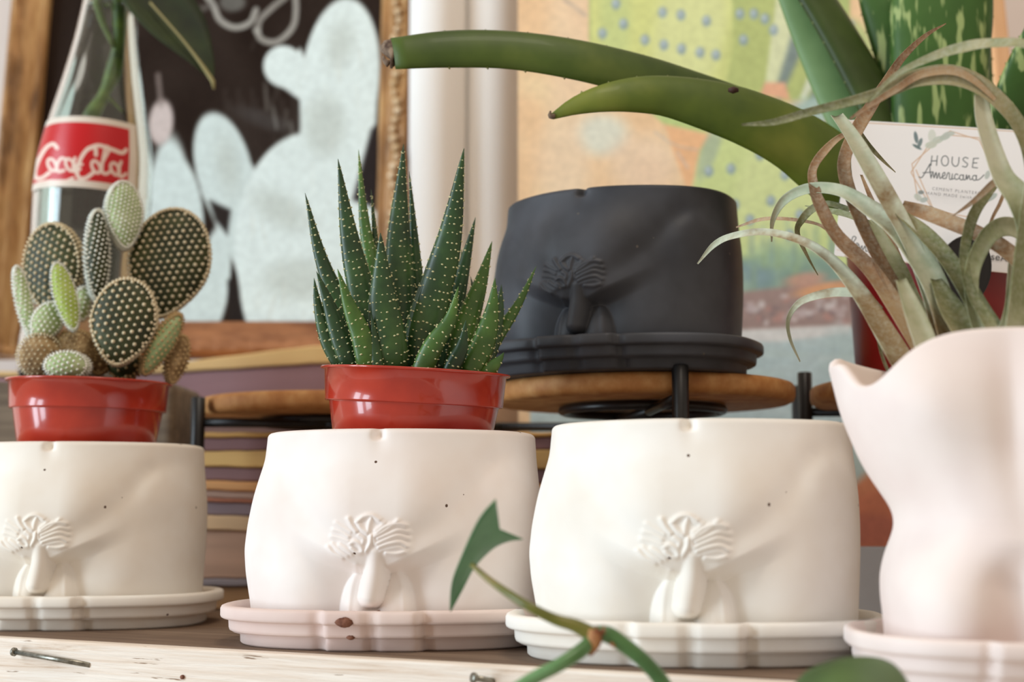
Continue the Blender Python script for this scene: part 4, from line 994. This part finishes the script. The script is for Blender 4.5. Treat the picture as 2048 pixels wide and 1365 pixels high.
def air(pts, W, mi, d0, d1, cup=.35, facing=(.25, -1, .1), tw=None, n=None, thick=.16):
    """pts tip->base, depths tip->base"""
    k = len(pts); P = [U(a, b, d0+(d1-d0)*i/(k-1)) for i, (a, b) in enumerate(pts)]; Wd = [max(pw(w_, .65)*1.12, .0005) for w_ in W]
    kk = 7; top = [(-1+2*i/(kk-1), -cup*((-1+2*i/(kk-1))**2)+cup*.4) for i in range(kk)]; prof = top+[(a*.96, b-thick*(1.15-abs(a))) for a, b in reversed(top)]
    n = n or max(16, 6*k); V, Fc, _ = sweep(P, Wd, [(a, -b) for a, b in prof], facing, n=n, twist=tw)
    return obj('leaf', V, Fc, AS[mi], ap)
air([(2110, 110), (2048, 89), (1992, 87), (1937, 93), (1870, 112), (1792, 150), (1735, 205)][::-1], [5, 9, 15, 20, 20, 20, 20], 2, .60, .55)
air([(1483, 250), (1547, 245), (1614, 226), (1692, 206), (1770, 184), (1825, 160), (1892, 152), (1948, 168), (1998, 206), (2037, 256), (2062, 330), (2070, 450), (2050, 620), (2000, 760)], [4, 12, 15, 17, 22, 30, 38, 38, 34, 32, 34, 38, 44, 50], 2, .60, .60, .5)
air([(1700, 238), (1735, 214), (1790, 180), (1840, 150), (1900, 142), (1945, 160), (1990, 200)], [4, 8, 12, 14, 16, 14, 8], 1, .598, .60)
air([(1892, 47), (1850, 72), (1803, 117), (1770, 167), (1742, 212), (1712, 262), (1690, 312), (1690, 355), (1712, 422), (1742, 490), (1792, 585), (1859, 696), (1880, 760)], [2, 9, 15, 20, 24, 26, 24, 26, 27, 29, 36, 44, 44], 1, .70, .62, .35, tw=[.2, .1, -.3, .2, .1])
air([(1722, 262), (1680, 275), (1645, 308), (1625, 342), (1628, 378), (1638, 410), (1670, 473), (1736, 540), (1785, 610), (1835, 690), (1870, 760)], [10, 12, 17, 16, 20, 26, 34, 38, 40, 44, 44], 1, .68, .615, .55, tw=[-.3, -.5, .2, .1, 0])
air([(1672, 233), (1698, 270), (1725, 316), (1770, 396), (1815, 480), (1850, 570), (1872, 650), (1885, 750)], [26, 32, 37, 40, 38, 36, 38, 42], 0, .655, .61, .7)
air([(1543, 484), (1545, 440), (1569, 400), (1619, 378), (1681, 384), (1736, 418), (1792, 462), (1842, 529), (1876, 601), (1898, 690), (1905, 760)], [3, 11, 17, 21, 27, 38, 46, 54, 52, 48, 48], 0, .68, .60, .55)
air([(1472, 455), (1519, 440), (1564, 438), (1619, 445), (1655, 460), (1700, 500)], [3, 8, 8, 8, 10, 12], 1, .71, .66)
air([(1395, 528), (1428, 490), (1468, 472), (1530, 465), (1600, 482), (1660, 520), (1715, 585), (1762, 660), (1805, 735), (1825, 790)], [3, 11, 13, 15, 19, 25, 36, 44, 50, 50], 0, .70, .60, .5)
air([(1636, 551), (1614, 512), (1594, 466), (1603, 440), (1625, 418), (1655, 408), (1700, 420)], [2, 7, 12, 15, 15, 13, 12], 2, .70, .66)
air([(1600, 724), (1580, 679), (1576, 640), (1597, 607), (1636, 591), (1681, 585), (1728, 592), (1760, 620)], [3, 7, 9, 12, 15, 18, 18, 14], 0, .68, .635)
air([(1791, 345), (1764, 320), (1736, 290), (1716, 260)], [2, 8, 12, 10], 2, .70, .68)
air([(1960, 192), (1965, 240), (1984, 305), (2004, 358), (2035, 400), (2060, 470), (2065, 600), (2040, 760)], [26, 34, 38, 44, 54, 60, 60, 60], 3, .60, .59, .5)
air([(1906, 432), (1948, 402), (1985, 368), (2010, 350)], [2, 9, 13, 10], 1, .61, .60)
air([(2008, 385), (1998, 410), (1985, 435), (1972, 470)], [7, 7, 6, 5], 1, .63, .62)
air([(1803, 414), (1853, 430), (1909, 452), (1959, 474), (2009, 504), (2050, 550), (2060, 640)], [24, 32, 34, 34, 36, 38, 40], 1, .64, .60, .6)
air([(1797, 425), (1848, 470), (1892, 520), (1928, 575), (1959, 629), (1995, 690), (2010, 760)], [18, 34, 38, 42, 46, 48, 48], 2, .635, .595, .5)
air([(1990, 372), (1950, 423), (1932, 479), (1928, 535), (1944, 590), (1981, 655), (2010, 740)], [10, 20, 20, 20, 22, 26, 28], 2, .625, .58)
air([(2060, 480), (2020, 456), (1984, 464), (1955, 505), (1940, 560), (1950, 640), (1990, 740)], [30, 36, 32, 30, 28, 26, 26], 3, .625, .59, .5)
air([(2060, 500), (2034, 520), (2028, 568), (2022, 624), (2000, 690)], [30, 34, 34, 32, 26], 3, .63, .59)
air([(2075, 300), (2062, 430), (2048, 560), (2035, 680), (2020, 760)], [30, 50, 56, 60, 56], 3, .585, .58, .5)
air([(1759, 632), (1757, 680), (1768, 724), (1785, 760)], [6, 7, 7, 7], 2, .64, .62)
air([(1610, 412), (1650, 420), (1700, 432), (1745, 455), (1790, 500)], [3, 12, 16, 18, 20], 3, .70, .66)
air([(1740, 440), (1790, 530), (1815, 590), (1845, 660), (1860, 750)], [20, 36, 40, 42, 42], 3, .655, .62, .4)
air([(1722, 350), (1742, 400), (1768, 460), (1800, 540), (1830, 640)], [6, 12, 18, 24, 28], 1, .68, .64, .5)
air([(1870, 560), (1900, 620), (1935, 680), (1960, 760)], [22, 52, 62, 60], 2, .62, .59, .5)
air([(1800, 560), (1830, 640), (1850, 700), (1860, 770)], [20, 40, 44, 44], 3, .60, .59, .5)

# ------------------------------------------------------------ vine in front of the shelf, with heart-shaped leaves
VD = .53
vn = empty('climbing_vine', tuple(U(1190, 1290, VD))); tag(vn, 'green climbing vine with arrow-shaped leaf reaching up in front of the planters', 'vine')
vs1 = leaf_mat('olive_stem', srgb(84, 90, 28), srgb(112, 112, 40), srgb(150, 130, 66), (1, 1, 1), 40); vs2 = leaf_mat('vine_green', srgb(60, 98, 50), srgb(84, 128, 72), srgb(128, 168, 120), (1, 1, 1), 30, .35)
vl = leaf_mat('vine_leaf_green', srgb(70, 120, 80), srgb(94, 146, 102), srgb(120, 166, 124), (1, 1, 1), 26, .45); vleaf2 = leaf_mat('deep_leaf_green', srgb(48, 74, 26), srgb(62, 92, 34), srgb(78, 108, 46), (1, 1, 1), 26, .5)
def vt(pts, W, mat, name='stem', n=30): V, Fc = tube([U(a, b, d) for a, b, d in pts], [pw(w_, VD)*1.12 for w_ in W], n); return obj(name, V, Fc, mat, vn)
vt([(944, 1130, .545), (975, 1158, .54), (1020, 1190, .535), (1060, 1215, .53), (1110, 1240, .53), (1150, 1252, .53), (1188, 1272, .53)], [9, 12, 15, 17, 20, 24, 30], vs1, 'leaf_stalk')
vt([(1186, 1268, .53), (1215, 1270, .53), (1255, 1296, .53), (1295, 1330, .53), (1330, 1375, .53), (1370, 1460, .53)], [26, 30, 28, 27, 28, 28], vs2)
vt([(1186, 1275, .53), (1165, 1300, .525), (1120, 1330, .52), (1060, 1362, .52), (960, 1430, .52)], [20, 26, 24, 24, 26], vs2)
bt = mottled('papery_brown', srgb(120, 60, 40), srgb(190, 140, 90), 300, .8)
vt([(1190, 1262, .528), (1188, 1285, .527), (1178, 1310, .528)], [24, 26, 12], bt, 'node_sheath', 10)
for (a, b, c, d_) in ((1196, 1268, 1192, 1252), (1206, 1268, 1208, 1252), (1222, 1288, 1230, 1296)): vt([(a, b, .527), (c, d_, .526)], [8, 3], bt, 'aerial_root', 4)
# arrow leaf as outline grid: midrib from lower tip to the notch, two lobes
def outline_leaf(mid, left, right, mat, parent, thick=.0004, cup=.0):
    """mid/left/right: equally long pixel+depth lists; surface lofted left-mid-right"""
    n = 30; Lp = catmull(np.array([U(*p_) for p_ in left]), n); Mp = catmull(np.array([U(*p_) for p_ in mid]), n); Rp = catmull(np.array([U(*p_) for p_ in right]), n)
    k = 7; V = []
    for i in range(n):
        for j in range(2*k-1):
            if j < k: t = j/(k-1); p_ = Lp[i]*(1-t)+Mp[i]*t
            else: t = (j-k+1)/(k-1); p_ = Mp[i]*(1-t)+Rp[i]*t
            V.append(p_)
    m_ = obj('leaf', V, grid_faces(2*k-1, n), mat, parent); s = m_.modifiers.new('solid', 'SOLIDIFY'); s.thickness = thick; return m_
outline_leaf(mid=[(901, 1223, .565), (918, 1175, .56), (938, 1135, .553), (965, 1095, .547), (985, 1068, .545), (1000, 1060, .545)],
             left=[(900, 1223, .565), (905, 1165, .555), (925, 1110, .545), (945, 1065, .535), (965, 1030, .53), (992, 1000, .53)],
             right=[(902, 1224, .565), (926, 1180, .562), (950, 1136, .558), (985, 1100, .556), (1015, 1085, .556), (1046, 1080, .556)], mat=vl, parent=vn)
V, Fc = sweep([U(1480, 1520, .50), U(1600, 1440, .50), U(1700, 1390, .495)], [pw(20, .5)]*3, circ(10), n=10)[:2]; obj('stem', V, Fc, vs2, vn)
outline_leaf(mid=[(1560, 1420, .50), (1620, 1390, .485), (1700, 1375, .475), (1780, 1385, .48), (1850, 1430, .49)],
             left=[(1560, 1420, .50), (1610, 1345, .50), (1700, 1314, .50), (1790, 1330, .50), (1850, 1430, .49)],
             right=[(1560, 1420, .50), (1620, 1480, .47), (1700, 1510, .46), (1790, 1500, .47), (1850, 1430, .49)], mat=vleaf2, parent=vn)

# ------------------------------------------------------------ nails in the shelf edge
def nail(hpx, hpy, ppx, ppy, out, label):
    p1 = on_front(ppx, ppy); dirv = np.array((hpx, hpy))
    # head stands out from the face towards the viewer
    e_ = np.array((0, 0, EYE)); h = U(hpx, hpy, p1[1]-out*.9)
    r = empty('nail', tuple(p1)); tag(r, label, 'nail')
    V, Fc = straight(p1+nrm(p1-h)*.004, h, .0027, 12); obj('shank', V, Fc, M['nail'], r)
    ax = nrm(p1-h); V, Fc = straight(h, h-ax*.0013, .0045, 16); obj('head', V, Fc, M['nail'], r)
nail(30, 1305, 168, 1329, -.02, 'thin steel nail sticking out of shelf edge below the cream planter')
nail(950, 1357, 985, 1363, .006, 'steel nail head at shelf edge below the blush planter')
